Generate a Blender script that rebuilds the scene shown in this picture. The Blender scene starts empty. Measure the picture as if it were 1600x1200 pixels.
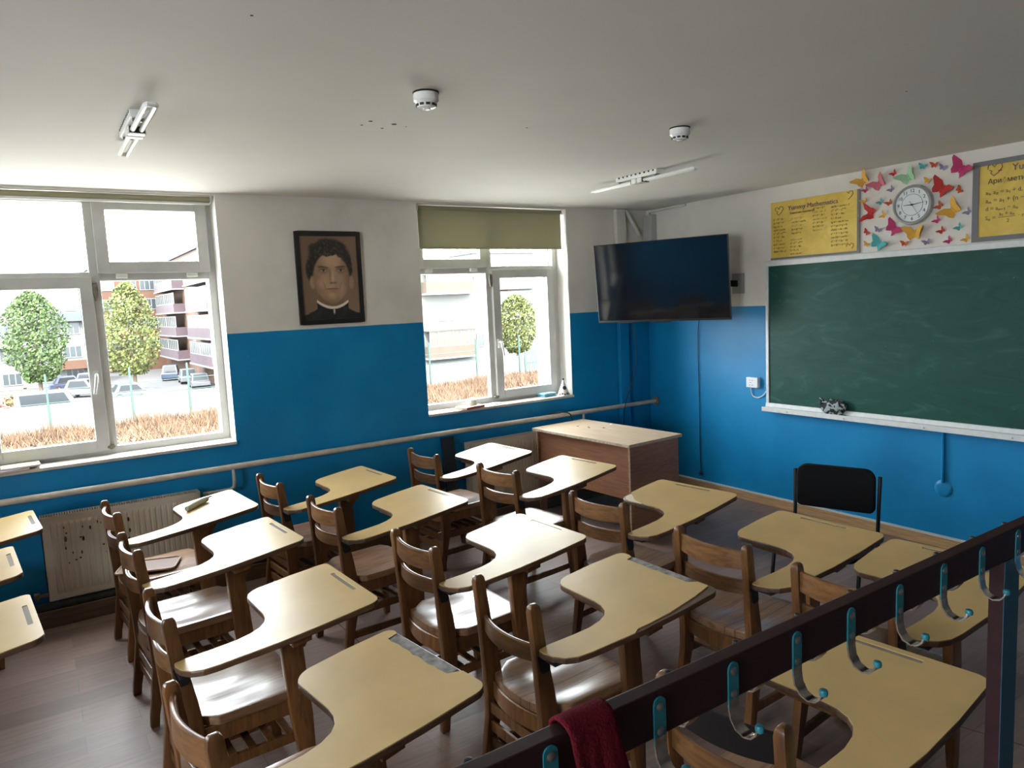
import bpy, bmesh, math, random
from mathutils import Vector, Matrix, noise
random.seed(7)
PI = math.pi
SC = bpy.context.scene
COL = SC.collection
H = 2.7          # ceiling height
BORDER = 1.73    # top edge of the blue paint

# ------------------------------------------------------------------ materials
def s2l(c):
    return tuple(((v / 255) / 12.92 if v <= 10.3 else ((v / 255 + .055) / 1.055) ** 2.4) for v in c)

def new_mat(name):
    m = bpy.data.materials.new(name); m.use_nodes = True
    nt = m.node_tree
    b = nt.nodes.get('Principled BSDF')
    return m, nt, b

def node(nt, t, **kw):
    n = nt.nodes.new(t)
    for k, v in kw.items():
        if hasattr(n, k): setattr(n, k, v)
        else: n.inputs[k].default_value = v
    return n

def ramp(nt, stops):
    r = nt.nodes.new('ShaderNodeValToRGB')
    e = r.color_ramp.elements
    while len(e) < len(stops): e.new(.5)
    for i, (p, c) in enumerate(stops):
        e[i].position = p; e[i].color = (*c, 1) if len(c) == 3 else c
    return r

def plain(name, col, rough=.5, metal=0., spec=.5, coat=0., var=0., scale=20, bump=0., bscale=120, emis=None):
    m, nt, b = new_mat(name)
    b.inputs['Base Color'].default_value = (*col, 1)
    b.inputs['Roughness'].default_value = rough
    b.inputs['Metallic'].default_value = metal
    b.inputs['Specular IOR Level'].default_value = spec
    b.inputs['Coat Weight'].default_value = coat
    if var or bump:
        tc = node(nt, 'ShaderNodeTexCoord')
    if var:
        n = node(nt, 'ShaderNodeTexNoise', Scale=scale, Detail=6.)
        nt.links.new(tc.outputs['Object'], n.inputs['Vector'])
        r = ramp(nt, [(.3, tuple(v * (1 - var) for v in col)), (.7, tuple(min(1, v * (1 + var)) for v in col))])
        nt.links.new(n.outputs['Fac'], r.inputs['Fac'])
        nt.links.new(r.outputs['Color'], b.inputs['Base Color'])
    if bump:
        n2 = node(nt, 'ShaderNodeTexNoise', Scale=bscale, Detail=4.)
        nt.links.new(tc.outputs['Object'], n2.inputs['Vector'])
        bp = node(nt, 'ShaderNodeBump', Strength=bump, Distance=.01)
        nt.links.new(n2.outputs['Fac'], bp.inputs['Height'])
        nt.links.new(bp.outputs['Normal'], b.inputs['Normal'])
    if emis:
        b.inputs['Emission Color'].default_value = (*emis[0], 1)
        b.inputs['Emission Strength'].default_value = emis[1]
    return m

def wood(name, dark, light, sc=(3, 30, 30), rough=.35, coat=.25, rand=.35, bump=.05):
    m, nt, b = new_mat(name)
    tc = node(nt, 'ShaderNodeTexCoord'); oi = node(nt, 'ShaderNodeObjectInfo')
    mp = node(nt, 'ShaderNodeMapping'); mp.inputs['Scale'].default_value = sc
    nt.links.new(tc.outputs['Object'], mp.inputs['Vector'])
    mul = node(nt, 'ShaderNodeMath', operation='MULTIPLY'); mul.inputs[1].default_value = 37.
    nt.links.new(oi.outputs['Random'], mul.inputs[0])
    cx = node(nt, 'ShaderNodeCombineXYZ')
    for k in 'XYZ': nt.links.new(mul.outputs[0], cx.inputs[k])
    nt.links.new(cx.outputs[0], mp.inputs['Location'])
    n = node(nt, 'ShaderNodeTexNoise', Scale=1.6, Detail=8., Roughness=.62, Distortion=.6)
    nt.links.new(mp.outputs[0], n.inputs['Vector'])
    mid = tuple((a + c) / 2 for a, c in zip(dark, light))
    r = ramp(nt, [(.28, dark), (.5, mid), (.74, light)])
    nt.links.new(n.outputs['Fac'], r.inputs['Fac'])
    hs = node(nt, 'ShaderNodeHueSaturation')
    mr = node(nt, 'ShaderNodeMapRange'); mr.inputs['To Min'].default_value = 1 - rand; mr.inputs['To Max'].default_value = 1 + rand
    nt.links.new(oi.outputs['Random'], mr.inputs['Value'])
    nt.links.new(mr.outputs[0], hs.inputs['Value'])
    nt.links.new(r.outputs['Color'], hs.inputs['Color'])
    nt.links.new(hs.outputs[0], b.inputs['Base Color'])
    b.inputs['Roughness'].default_value = rough
    b.inputs['Coat Weight'].default_value = coat; b.inputs['Coat Roughness'].default_value = .2
    bp = node(nt, 'ShaderNodeBump', Strength=bump, Distance=.01)
    nt.links.new(n.outputs['Fac'], bp.inputs['Height']); nt.links.new(bp.outputs['Normal'], b.inputs['Normal'])
    return m

M = {}
M['chair_wood'] = wood('chair_wood', (.060, .023, .008), (.195, .085, .027), (30, 30, 4), coat=.12)
M['rail_wood'] = wood('rail_wood', (.072, .030, .011), (.22, .102, .036), (30, 4, 30), coat=.15)
M['seat_wood'] = wood('seat_wood', (.12, .058, .030), (.32, .175, .095), (3, 22, 30), rough=.3, coat=.4, rand=.25)
_nt = M['seat_wood'].node_tree; _hs = [n for n in _nt.nodes if n.bl_idname == 'ShaderNodeHueSaturation'][0]; _b = _nt.nodes['Principled BSDF']
_tc = node(_nt, 'ShaderNodeTexCoord'); _sx = node(_nt, 'ShaderNodeSeparateXYZ'); _nt.links.new(_tc.outputs['Object'], _sx.inputs[0]); _prev = None
for _c in (-.098, -.052, .071):
    _s = node(_nt, 'ShaderNodeMath', operation='ADD'); _s.inputs[1].default_value = -_c; _nt.links.new(_sx.outputs['Y'], _s.inputs[0])
    _a = node(_nt, 'ShaderNodeMath', operation='ABSOLUTE'); _nt.links.new(_s.outputs[0], _a.inputs[0])
    _l = node(_nt, 'ShaderNodeMath', operation='LESS_THAN'); _l.inputs[1].default_value = .0013 if _c != .071 else .0007; _nt.links.new(_a.outputs[0], _l.inputs[0])
    if _prev: _m = node(_nt, 'ShaderNodeMath', operation='MAXIMUM'); _nt.links.new(_prev.outputs[0], _m.inputs[0]); _nt.links.new(_l.outputs[0], _m.inputs[1]); _prev = _m
    else: _prev = _l
_mx = node(_nt, 'ShaderNodeMixRGB'); _mx.inputs[2].default_value = (.012, .006, .003, 1); _nt.links.new(_prev.outputs[0], _mx.inputs[0]); _nt.links.new(_hs.outputs[0], _mx.inputs[1]); _nt.links.new(_mx.outputs[0], _b.inputs['Base Color'])
M['ply_edge'] = wood('ply_edge', (.045, .022, .011), (.12, .06, .03), (6, 40, 40), rough=.45, coat=.15)
M['laminate'] = plain('laminate', (.47, .325, .140), .34, spec=.28, coat=.02, var=.07, scale=6)
M['groove'] = plain('groove', (.28, .24, .19), .18, metal=.3)
M['bracket'] = plain('bracket_metal', (.02, .02, .022), .45, metal=.5)
M['torn'] = plain('torn_ply', (.17, .16, .15), .85, var=.5, scale=40)
M['rubber'] = plain('rubber', (.02, .018, .016), .7)
M['white_plastic'] = plain('white_plastic', (.68, .68, .66), .35)
M['lamp_white'] = plain('lamp_white', (.86, .86, .83), .25)
M['pvc'] = plain('pvc_frame', (.50, .495, .475), .35, var=.06, scale=9)
M['grime'] = plain('grime', (.17, .15, .12), .9, var=.4, scale=30)
M['sill'] = plain('sill_paint', (.54, .49, .44), .5, var=.12, scale=14)
M['reveal'] = plain('reveal_paint', (.64, .615, .575), .7, var=.04, scale=10)
M['blind'] = plain('blind_fabric', (.42, .40, .27), .9, bump=.2, bscale=500)
_nt = M['blind'].node_tree; _b = _nt.nodes['Principled BSDF']; _o = _nt.nodes['Material Output']
_t = node(_nt, 'ShaderNodeBsdfTranslucent'); _t.inputs['Color'].default_value = (.30, .285, .19, 1); _m = node(_nt, 'ShaderNodeMixShader'); _m.inputs[0].default_value = .3
_nt.links.new(_b.outputs[0], _m.inputs[1]); _nt.links.new(_t.outputs[0], _m.inputs[2]); _nt.links.new(_m.outputs[0], _o.inputs['Surface'])
M['pipe_paint'] = plain('pipe_paint', (.50, .45, .38), .45, var=.15, scale=15)
M['radiator'] = plain('radiator_enamel', (.56, .50, .41), .4, var=.06, scale=8)
M['rust'] = plain('rust', (.10, .06, .03), .9, var=.5, scale=60)
M['skirt'] = wood('skirting_pine', (.33, .19, .09), (.60, .38, .19), (3, 3, 45), rough=.5, coat=.1, rand=.05)
M['skirt_dark'] = wood('skirting_dark', (.055, .033, .018), (.16, .1, .055), (3, 3, 45), rough=.6, coat=.0, rand=.05)
M['edge_white'] = plain('edge_strip', (.62, .60, .55), .5)
M['soot'] = plain('soot', (.018, .016, .014), .85, var=.5, scale=20)
M['desk_top'] = wood('desk_top', (.42, .30, .19), (.60, .47, .33), (25, 2.5, 25), rough=.32, coat=.2, rand=.03)
M['desk_side'] = wood('desk_side', (.27, .115, .062), (.43, .21, .12), (5, 3, 45), rough=.4, coat=.1, rand=.08)
M['desk_edge'] = plain('desk_edge', (.42, .34, .25), .5, var=.3, scale=60)
M['black_plastic'] = plain('black_plastic', (.012, .012, .013), .3)
M['screen'] = plain('tv_screen', (.006, .007, .009), .06, spec=.6)
M['black_cloth'] = plain('black_cloth', (.006, .006, .007), .95, bump=.15, bscale=700, spec=.2)
M['black_metal'] = plain('black_metal', (.01, .01, .011), .35, metal=.2)
M['cable'] = plain('cable', (.012, .012, .014), .5)
M['white_cable'] = plain('white_cable', (.6, .62, .64), .5)
M['chalk'] = plain('chalk', (.8, .76, .7), .9)
M['alu'] = plain('board_frame', (.62, .63, .63), .4, var=.07, scale=25)
M['clock_case'] = plain('clock_case', (.42, .43, .43), .35, metal=.3)
M['clock_face'] = plain('clock_face', (.72, .74, .74), .5)
M['ink'] = plain('ink', (.02, .02, .022), .6)
M['ink_soft'] = plain('ink_soft', (.14, .10, .04), .7)
M['ink_violet'] = plain('ink_violet', (.13, .07, .13), .7)
M['ink_red'] = plain('ink_red', (.42, .06, .07), .7)
M['ink_grey'] = plain('ink_grey', (.48, .40, .20), .7)
M['tape'] = plain('grey_tape', (.16, .155, .165), .6, bump=.15, bscale=60)
M['frame_black'] = plain('picture_frame', (.016, .014, .013), .35)
M['rack'] = plain('rack_paint', (.030, .0115, .0135), .5, spec=.15, var=.15, scale=30, coat=.0)
M['teal'] = plain('teal_paint', (.012, .17, .22), .45, var=.12, scale=60)
M['chrome'] = plain('worn_chrome', (.55, .52, .46), .22, metal=1., var=.3, scale=60)
M['screw'] = plain('screw', (.35, .36, .35), .35, metal=1.)
M['sock'] = plain('red_fleece', (.105, .007, .014), .95, var=.35, scale=25, bump=.5, bscale=300, spec=.1)
M['glass_dark'] = plain('car_glass', (.009, .011, .013), .35, spec=.15)
M['tyre'] = plain('tyre', (.015, .015, .016), .8)

# glass panes: thin clear sheet, reflecting at grazing angles
def glass_mat():
    m = bpy.data.materials.new('window_glass'); m.use_nodes = True
    nt = m.node_tree; nt.nodes.clear()
    o = node(nt, 'ShaderNodeOutputMaterial'); mx = node(nt, 'ShaderNodeMixShader')
    t = node(nt, 'ShaderNodeBsdfTransparent'); t.inputs['Color'].default_value = (.93, .96, .95, 1)
    g = node(nt, 'ShaderNodeBsdfGlossy'); g.inputs['Roughness'].default_value = .02
    f = node(nt, 'ShaderNodeFresnel'); f.inputs['IOR'].default_value = 1.45
    nt.links.new(f.outputs[0], mx.inputs[0]); nt.links.new(t.outputs[0], mx.inputs[1]); nt.links.new(g.outputs[0], mx.inputs[2])
    nt.links.new(mx.outputs[0], o.inputs[0])
    return m
M['glass'] = glass_mat()

# two-colour school wall: white distemper above, glossy blue oil paint below
def wall_mat():
    m, nt, b = new_mat('wall_paint')
    g = node(nt, 'ShaderNodeNewGeometry'); sx = node(nt, 'ShaderNodeSeparateXYZ')
    nt.links.new(g.outputs['Position'], sx.inputs[0])
    nz = node(nt, 'ShaderNodeTexNoise', Scale=3., Detail=5.)
    nt.links.new(g.outputs['Position'], nz.inputs['Vector'])
    ad = node(nt, 'ShaderNodeMath', operation='MULTIPLY_ADD'); ad.inputs[1].default_value = .008
    nt.links.new(nz.outputs['Fac'], ad.inputs[0]); nt.links.new(sx.outputs['Z'], ad.inputs[2])
    gt = node(nt, 'ShaderNodeMath', operation='GREATER_THAN'); gt.inputs[1].default_value = BORDER + .004
    nt.links.new(ad.outputs[0], gt.inputs[0])
    n1 = node(nt, 'ShaderNodeTexNoise', Scale=1.7, Detail=7., Roughness=.6)
    nt.links.new(g.outputs['Position'], n1.inputs['Vector'])
    rb = ramp(nt, [(.3, (.003, .175, .40)), (.5, (.004, .205, .455)), (.72, (.010, .245, .51))])
    rw = ramp(nt, [(.3, (.58, .545, .495)), (.5, (.68, .642, .585)), (.7, (.73, .69, .635))])
    nt.links.new(n1.outputs['Fac'], rb.inputs[0]); nt.links.new(n1.outputs['Fac'], rw.inputs[0])
    # scuffs in the blue paint
    n2 = node(nt, 'ShaderNodeTexNoise', Scale=6.5, Detail=9., Roughness=.7, Distortion=1.2)
    mp = node(nt, 'ShaderNodeMapping'); mp.inputs['Scale'].default_value = (1, 1, .45)
    nt.links.new(g.outputs['Position'], mp.inputs[0]); nt.links.new(mp.outputs[0], n2.inputs['Vector'])
    rs = ramp(nt, [(.66, (0, 0, 0)), (.74, (.28, .28, .28))])
    nt.links.new(n2.outputs['Fac'], rs.inputs[0])
    ms = node(nt, 'ShaderNodeMixRGB'); ms.inputs[2].default_value = (.08, .33, .52, 1)
    nt.links.new(rs.outputs[0], ms.inputs[0]); nt.links.new(rb.outputs[0], ms.inputs[1])
    mx = node(nt, 'ShaderNodeMixRGB')
    nt.links.new(gt.outputs[0], mx.inputs[0]); nt.links.new(ms.outputs[0], mx.inputs[1]); nt.links.new(rw.outputs[0], mx.inputs[2])
    nt.links.new(mx.outputs[0], b.inputs['Base Color'])
    mr = node(nt, 'ShaderNodeMapRange'); mr.inputs['To Min'].default_value = .42; mr.inputs['To Max'].default_value = .85; b.inputs['Specular IOR Level'].default_value = .32
    nt.links.new(gt.outputs[0], mr.inputs[0]); nt.links.new(mr.outputs[0], b.inputs['Roughness'])
    bp = node(nt, 'ShaderNodeBump', Strength=.12, Distance=.02)
    nt.links.new(n1.outputs['Fac'], bp.inputs['Height']); nt.links.new(bp.outputs[0], b.inputs['Normal'])
    return m
M['wall'] = wall_mat()
M['blue_gloss'] = plain('blue_gloss', (.004, .195, .49), .33, var=.1, scale=6)

def ceil_mat():
    m, nt, b = new_mat('ceiling_paint')
    g = node(nt, 'ShaderNodeNewGeometry')
    n = node(nt, 'ShaderNodeTexNoise', Scale=.9, Detail=6., Roughness=.55)
    nt.links.new(g.outputs['Position'], n.inputs['Vector'])
    r = ramp(nt, [(.3, (.67, .65, .61)), (.7, (.73, .71, .67))])
    nt.links.new(n.outputs['Fac'], r.inputs[0]); nt.links.new(r.outputs[0], b.inputs['Base Color'])
    b.inputs['Roughness'].default_value = .75
    bp = node(nt, 'ShaderNodeBump', Strength=.25, Distance=.03)
    nt.links.new(n.outputs['Fac'], bp.inputs['Height']); nt.links.new(bp.outputs[0], b.inputs['Normal'])
    return m
M['ceiling'] = ceil_mat()

def floor_mat():
    m, nt, b = new_mat('floor_linoleum')
    g = node(nt, 'ShaderNodeNewGeometry')
    br = node(nt, 'ShaderNodeTexBrick'); br.offset = .37
    br.inputs['Scale'].default_value = 1.; br.inputs['Brick Width'].default_value = .62; br.inputs['Row Height'].default_value = .155
    br.inputs['Mortar Size'].default_value = .0012; br.inputs['Bias'].default_value = 0.
    br.inputs['Color1'].default_value = (.165, .105, .085, 1); br.inputs['Color2'].default_value = (.235, .158, .130, 1)
    br.inputs['Mortar'].default_value = (.12, .085, .075, 1)
    nt.links.new(g.outputs['Position'], br.inputs['Vector'])
    mp = node(nt, 'ShaderNodeMapping'); mp.inputs['Scale'].default_value = (2, 22, 1)
    nt.links.new(g.outputs['Position'], mp.inputs[0])
    n = node(nt, 'ShaderNodeTexNoise', Scale=2., Detail=8., Roughness=.6)
    nt.links.new(mp.outputs[0], n.inputs['Vector'])
    r = ramp(nt, [(.25, (.78, .78, .78)), (.75, (1.18, 1.16, 1.14))])
    nt.links.new(n.outputs['Fac'], r.inputs[0])
    mx = node(nt, 'ShaderNodeMixRGB', blend_type='MULTIPLY'); mx.inputs[0].default_value = 1
    nt.links.new(br.outputs['Color'], mx.inputs[1]); nt.links.new(r.outputs[0], mx.inputs[2])
    nt.links.new(mx.outputs[0], b.inputs['Base Color'])
    n3 = node(nt, 'ShaderNodeTexNoise', Scale=2.3, Detail=4.)
    nt.links.new(g.outputs['Position'], n3.inputs['Vector'])
    rr = node(nt, 'ShaderNodeMapRange'); rr.inputs['To Min'].default_value = .34; rr.inputs['To Max'].default_value = .58; b.inputs['Specular IOR Level'].default_value = .38
    nt.links.new(n3.outputs['Fac'], rr.inputs[0]); nt.links.new(rr.outputs[0], b.inputs['Roughness'])
    return m
M['floor'] = floor_mat()

def board_mat():
    m, nt, b = new_mat('chalkboard')
    tc = node(nt, 'ShaderNodeTexCoord')
    mp = node(nt, 'ShaderNodeMapping'); mp.inputs['Scale'].default_value = (1, 1.2, 3.2); mp.inputs['Rotation'].default_value = (.35, 0, 0)
    nt.links.new(tc.outputs['Object'], mp.inputs[0])
    n = node(nt, 'ShaderNodeTexNoise', Scale=2.2, Detail=9., Roughness=.62, Distortion=1.4)
    nt.links.new(mp.outputs[0], n.inputs['Vector'])
    r = ramp(nt, [(.3, (.005, .048, .038)), (.55, (.008, .064, .050)), (.8, (.030, .11, .090))])
    nt.links.new(n.outputs['Fac'], r.inputs[0])
    n2 = node(nt, 'ShaderNodeTexNoise', Scale=38., Detail=3., Roughness=.5)
    nt.links.new(mp.outputs[0], n2.inputs['Vector'])
    r2 = ramp(nt, [(.73, (0, 0, 0)), (.78, (.5, .5, .5))])
    nt.links.new(n2.outputs['Fac'], r2.inputs[0])
    mx = node(nt, 'ShaderNodeMixRGB'); mx.inputs[2].default_value = (.30, .42, .38, 1)
    nt.links.new(r2.outputs[0], mx.inputs[0]); nt.links.new(r.outputs[0], mx.inputs[1])
    nt.links.new(mx.outputs[0], b.inputs['Base Color'])
    b.inputs['Roughness'].default_value = .5; b.inputs['Specular IOR Level'].default_value = .25
    return m
M['board'] = board_mat()

def paper_mat():
    m, nt, b = new_mat('yellow_poster')
    tc = node(nt, 'ShaderNodeTexCoord')
    n = node(nt, 'ShaderNodeTexNoise', Scale=5., Detail=5., Distortion=1.)
    nt.links.new(tc.outputs['Object'], n.inputs['Vector'])
    r = ramp(nt, [(.3, (.60, .40, .055)), (.7, (.76, .54, .10))])
    nt.links.new(n.outputs['Fac'], r.inputs[0]); nt.links.new(r.outputs[0], b.inputs['Base Color'])
    b.inputs['Roughness'].default_value = .5
    bp = node(nt, 'ShaderNodeBump', Strength=.35, Distance=.03)
    nt.links.new(n.outputs['Fac'], bp.inputs['Height']); nt.links.new(bp.outputs[0], b.inputs['Normal'])
    return m
M['paper'] = paper_mat()

def attr_mat(name, rough=.5):
    m, nt, b = new_mat(name)
    a = node(nt, 'ShaderNodeAttribute', attribute_name='Col')
    nt.links.new(a.outputs['Color'], b.inputs['Base Color']); b.inputs['Roughness'].default_value = rough
    return m
M['print'] = attr_mat('printed_portrait', .35)

def stripe_mat():
    m, nt, b = new_mat('zebra_cloth')
    tc = node(nt, 'ShaderNodeTexCoord')
    w = node(nt, 'ShaderNodeTexWave', Scale=22., Distortion=6., Detail=2.)
    nt.links.new(tc.outputs['Object'], w.inputs['Vector'])
    r = ramp(nt, [(.55, (.012, .014, .016)), (.7, (.30, .34, .36))])
    nt.links.new(w.outputs['Fac'], r.inputs[0]); nt.links.new(r.outputs[0], b.inputs['Base Color'])
    b.inputs['Roughness'].default_value = .8
    return m
M['zebra'] = stripe_mat()

# ------------------------------------------------------------------ mesh builder
class MB:
    def __init__(s):
        s.bm = bmesh.new(); s.mi = 0
    def face(s, vs):
        try: f = s.bm.faces.new(vs)
        except ValueError: return None
        f.material_index = s.mi; return f
    def hexa(s, P):          # P: 4 bottom then 4 top, same winding
        v = [s.bm.verts.new(p) for p in P]
        for q in ((3, 2, 1, 0), (4, 5, 6, 7), (0, 1, 5, 4), (1, 2, 6, 5), (2, 3, 7, 6), (3, 0, 4, 7)): s.face([v[i] for i in q])
    def box(s, x0, x1, y0, y1, z0, z1):
        s.hexa([(x0, y0, z0), (x1, y0, z0), (x1, y1, z0), (x0, y1, z0), (x0, y0, z1), (x1, y0, z1), (x1, y1, z1), (x0, y1, z1)])
    def loft(s, rings, closed=False, caps=True):
        R = [[s.bm.verts.new(p) for p in r] for r in rings]
        n = len(R[0])
        for a in range(len(R) - (0 if closed else 1)):
            A, B = R[a], R[(a + 1) % len(R)]
            for i in range(n): s.face([A[i], A[(i + 1) % n], B[(i + 1) % n], B[i]])
        if caps and not closed:
            s.face(R[0][::-1]); s.face(R[-1])
    def tube(s, path, r, seg=8, caps=True, closed=False):
        path = [Vector(p) for p in path]; n = len(path)
        rr = r if isinstance(r, (list, tuple)) else [r] * n
        rings = []; up = None
        for i, p in enumerate(path):
            if closed: t = path[(i + 1) % n] - path[i - 1]
            else: t = path[min(i + 1, n - 1)] - path[max(i - 1, 0)]
            t.normalize()
            if up is None:
                up = t.orthogonal().normalized()
            up = (up - t * up.dot(t))
            if up.length < 1e-6: up = t.orthogonal()
            up.normalize(); bn = t.cross(up)
            rings.append([p + (up * math.cos(2 * PI * k / seg) + bn * math.sin(2 * PI * k / seg)) * rr[i] for k in range(seg)])
        s.loft(rings, closed, caps)
    def lathe(s, prof, seg=24, c=(0, 0, 0), axis='z'):
        rings = []
        for k in range(seg):
            a = 2 * PI * k / seg; r = []
            for (q, h) in prof:
                x, y, z = q * math.cos(a), q * math.sin(a), h
                if axis == 'x': x, y, z = h, x, y
                if axis == 'y': x, y, z = y, h, x
                r.append((x + c[0], y + c[1], z + c[2]))
            rings.append(r)
        R = [[s.bm.verts.new(p) for p in r] for r in rings]
        for k in range(seg):
            A, B = R[k], R[(k + 1) % seg]
            for i in range(len(prof) - 1): s.face([A[i], B[i], B[i + 1], A[i + 1]])
        for i, e in ((0, True), (len(prof) - 1, False)):
            if prof[i][0] > 1e-6:
                vs = [R[k][i] for k in range(seg)]; s.face(vs[::-1] if e else vs)
    def prism(s, outline, f0, f1):    # outline 2D, f0/f1 map (u,v)->3D
        a = [s.bm.verts.new(f0(*p)) for p in outline]; b = [s.bm.verts.new(f1(*p)) for p in outline]
        n = len(outline)
        s.face(a[::-1]); s.face(b)
        for i in range(n): s.face([a[i], a[(i + 1) % n], b[(i + 1) % n], b[i]])
    def grid(s, nu, nv, f, thick=None):
        V = [[s.bm.verts.new(f(i / (nu - 1), j / (nv - 1))) for j in range(nv)] for i in range(nu)]
        for i in range(nu - 1):
            for j in range(nv - 1): s.face([V[i][j], V[i + 1][j], V[i + 1][j + 1], V[i][j + 1]])
        return V
    def build(s, name, mats, parent=None, bevel=0., smooth=False, seg=2, fix=True, M4=None):
        bm = s.bm
        bmesh.ops.remove_doubles(bm, verts=bm.verts, dist=1e-6)
        if fix: bmesh.ops.recalc_face_normals(bm, faces=bm.faces)
        if bevel:
            ed = [e for e in bm.edges if len(e.link_faces) == 2 and e.calc_face_angle(0) > .5]
            bmesh.ops.bevel(bm, geom=ed, offset=bevel, segments=seg, profile=.6, affect='EDGES', clamp_overlap=True)
        if M4 is not None: bm.transform(M4)
        me = bpy.data.meshes.new(name); bm.to_mesh(me); bm.free()
        for m in (mats if isinstance(mats, (list, tuple)) else [mats]): me.materials.append(m)
        if smooth:
            me.shade_smooth()
            if smooth != 'all':
                try: me.set_sharp_from_angle(angle=math.radians(40))
                except Exception: pass
        o = bpy.data.objects.new(name, me); COL.objects.link(o)
        if parent is not None: o.parent = parent
        return o

def tag(o, label=None, cat=None, group=None, kind=None):
    if label: o['label'] = label
    if cat: o['category'] = cat
    if group: o['group'] = group
    if kind: o['kind'] = kind
    return o
def empty(name, loc=(0, 0, 0), rz=0., label=None, cat=None, group=None, kind=None):
    o = bpy.data.objects.new(name, None); COL.objects.link(o)
    o.location = loc; o.rotation_euler = (0, 0, rz); o.empty_display_size = .1
    return tag(o, label, cat, group, kind)
def copy_tree(o, parent=None):
    c = o.copy(); COL.objects.link(c)
    if parent is not None: c.parent = parent
    for ch in list(o.children): copy_tree(ch, c)
    return c
def round_poly(pts, n=5):      # pts: (x,y,r) -> rounded outline
    out = []; N = len(pts)
    for i in range(N):
        x, y, r = pts[i]
        if r <= 0: out.append((x, y)); continue
        p = Vector((x, y)); a = Vector(pts[i - 1][:2]) - p; b = Vector(pts[(i + 1) % N][:2]) - p
        a.normalize(); b.normalize()
        ang = a.angle(b); d = r / math.tan(ang / 2)
        c = p + (a + b).normalized() * (r / math.sin(ang / 2))
        A = p + a * d - c; B = p + b * d - c
        t0 = math.atan2(A.y, A.x); dt = math.atan2(B.y, B.x) - t0
        while dt > PI: dt -= 2 * PI
        while dt < -PI: dt += 2 * PI
        for k in range(n + 1):
            t = t0 + dt * k / n; out.append((c.x + r * math.cos(t), c.y + r * math.sin(t)))
    return out
FRONT = Matrix(((0, 0, -1, 0), (-1, 0, 0, 0), (0, 1, 0, 0), (0, 0, 0, 1)))   # local x -> -y, y -> z, z -> -x
SIDE = Matrix(((1, 0, 0, 0), (0, 0, -1, 0), (0, 1, 0, 0), (0, 0, 0, 1)))     # local x -> x, y -> z, z -> -y
def lettering(name, body, size, mat, parent, loc, base=FRONT, rot=0., align='LEFT', ext=.0006, shear=0.):
    cu = bpy.data.curves.new(name, 'FONT'); cu.body = body; cu.size = size; cu.extrude = ext
    cu.align_x = align; cu.align_y = 'CENTER'; cu.shear = shear; cu.resolution_u = 2
    t = bpy.data.objects.new(name, cu); COL.objects.link(t)
    bpy.context.view_layer.update()
    me = bpy.data.meshes.new_from_object(t.evaluated_get(bpy.context.evaluated_depsgraph_get()))
    bpy.data.objects.remove(t)
    me.materials.clear(); me.materials.append(mat)
    me.transform(Matrix.Translation(loc) @ base @ Matrix.Rotation(rot, 4, 'Z'))
    o = bpy.data.objects.new(name, me); COL.objects.link(o); o.parent = parent
    return o

# ------------------------------------------------------------------ camera, world, light
def make_camera():
    yaw, pitch, roll = .9912, -.1125, -.0465
    F = Vector((math.cos(yaw) * math.cos(pitch), math.sin(yaw) * math.cos(pitch), math.sin(pitch)))
    R = F.cross(Vector((0, 0, 1))).normalized(); U = R.cross(F)
    c, s = math.cos(roll), math.sin(roll)
    R2 = R * c + U * s; U2 = U * c - R * s
    cd = bpy.data.cameras.new('camera'); cd.sensor_width = 36; cd.lens = 1134.33 / 1600 * 36
    cd.clip_start = .05; cd.clip_end = 500
    o = bpy.data.objects.new('camera', cd); COL.objects.link(o)
    m = Matrix((R2, U2, -F)).transposed().to_4x4(); m.translation = Vector((-5.209, -5.3845, 1.8616))
    o.matrix_world = m
    SC.camera = o
make_camera()
w = bpy.data.worlds.new('sky'); SC.world = w; w.use_nodes = True
bg = w.node_tree.nodes['Background']; bg.inputs[0].default_value = (.90, .955, 1., 1); bg.inputs[1].default_value = 1.0
sun = bpy.data.lights.new('sun', 'SUN'); sun.energy = .6; sun.angle = .02; sun.color = (1, .95, .86)
so = bpy.data.objects.new('sun', sun); COL.objects.link(so)
so.rotation_euler = Vector((.35, .75, -.72)).to_track_quat('-Z', 'Y').to_euler()
SC.view_settings.view_transform = 'Standard'; SC.view_settings.look = 'None'
SC.view_settings.gamma = 1; SC.view_settings.use_curve_mapping = False
SC.view_settings.exposure = 4.92
SC.cycles.max_bounces = 12; SC.cycles.diffuse_bounces = 6; SC.cycles.glossy_bounces = 4; SC.cycles.transparent_max_bounces = 12
SC.cycles.sample_clamp_indirect = 8; SC.cycles.use_denoising = True
SC.cycles.caustics_reflective = False; SC.cycles.caustics_refractive = False

# ------------------------------------------------------------------ room shell
XB, YR = -9.3, -6.7       # back wall, right wall
WIN = [(-2.525, -1.005, False), (-5.58, -4.065, True), (-8.64, -7.125, True)]  # third window is out of view, added at the same spacing for its daylight
WZ0, WZ1, WY = .945, 2.685, .55
b = MB(); b.box(XB - .3, .3, YR - .3, WY, -.15, 0); b.mi = 1
for x0, y0, x1, y1 in ((-3.866, -.9, -3.83, -2.25), (-4.20, -1.5, -4.165, -2.6), (-2.20, -3.7, -2.03, -4.3), (-2.06, -1.2, -2.30, -1.75)):
    d = Vector((x1 - x0, y1 - y0)).normalized(); n = Vector((-d.y, d.x)) * .0022
    b.face([b.bm.verts.new((x, y, .0006)) for x, y in ((x0 - n.x, y0 - n.y), (x1 - n.x, y1 - n.y), (x1 + n.x, y1 + n.y), (x0 + n.x, y0 + n.y))])
tag(b.build('floor', [M['floor'], M['soot']]), kind='structure')
b = MB(); b.box(XB - .3, .3, YR - .3, WY, H, H + .25); b.mi = 1
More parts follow.
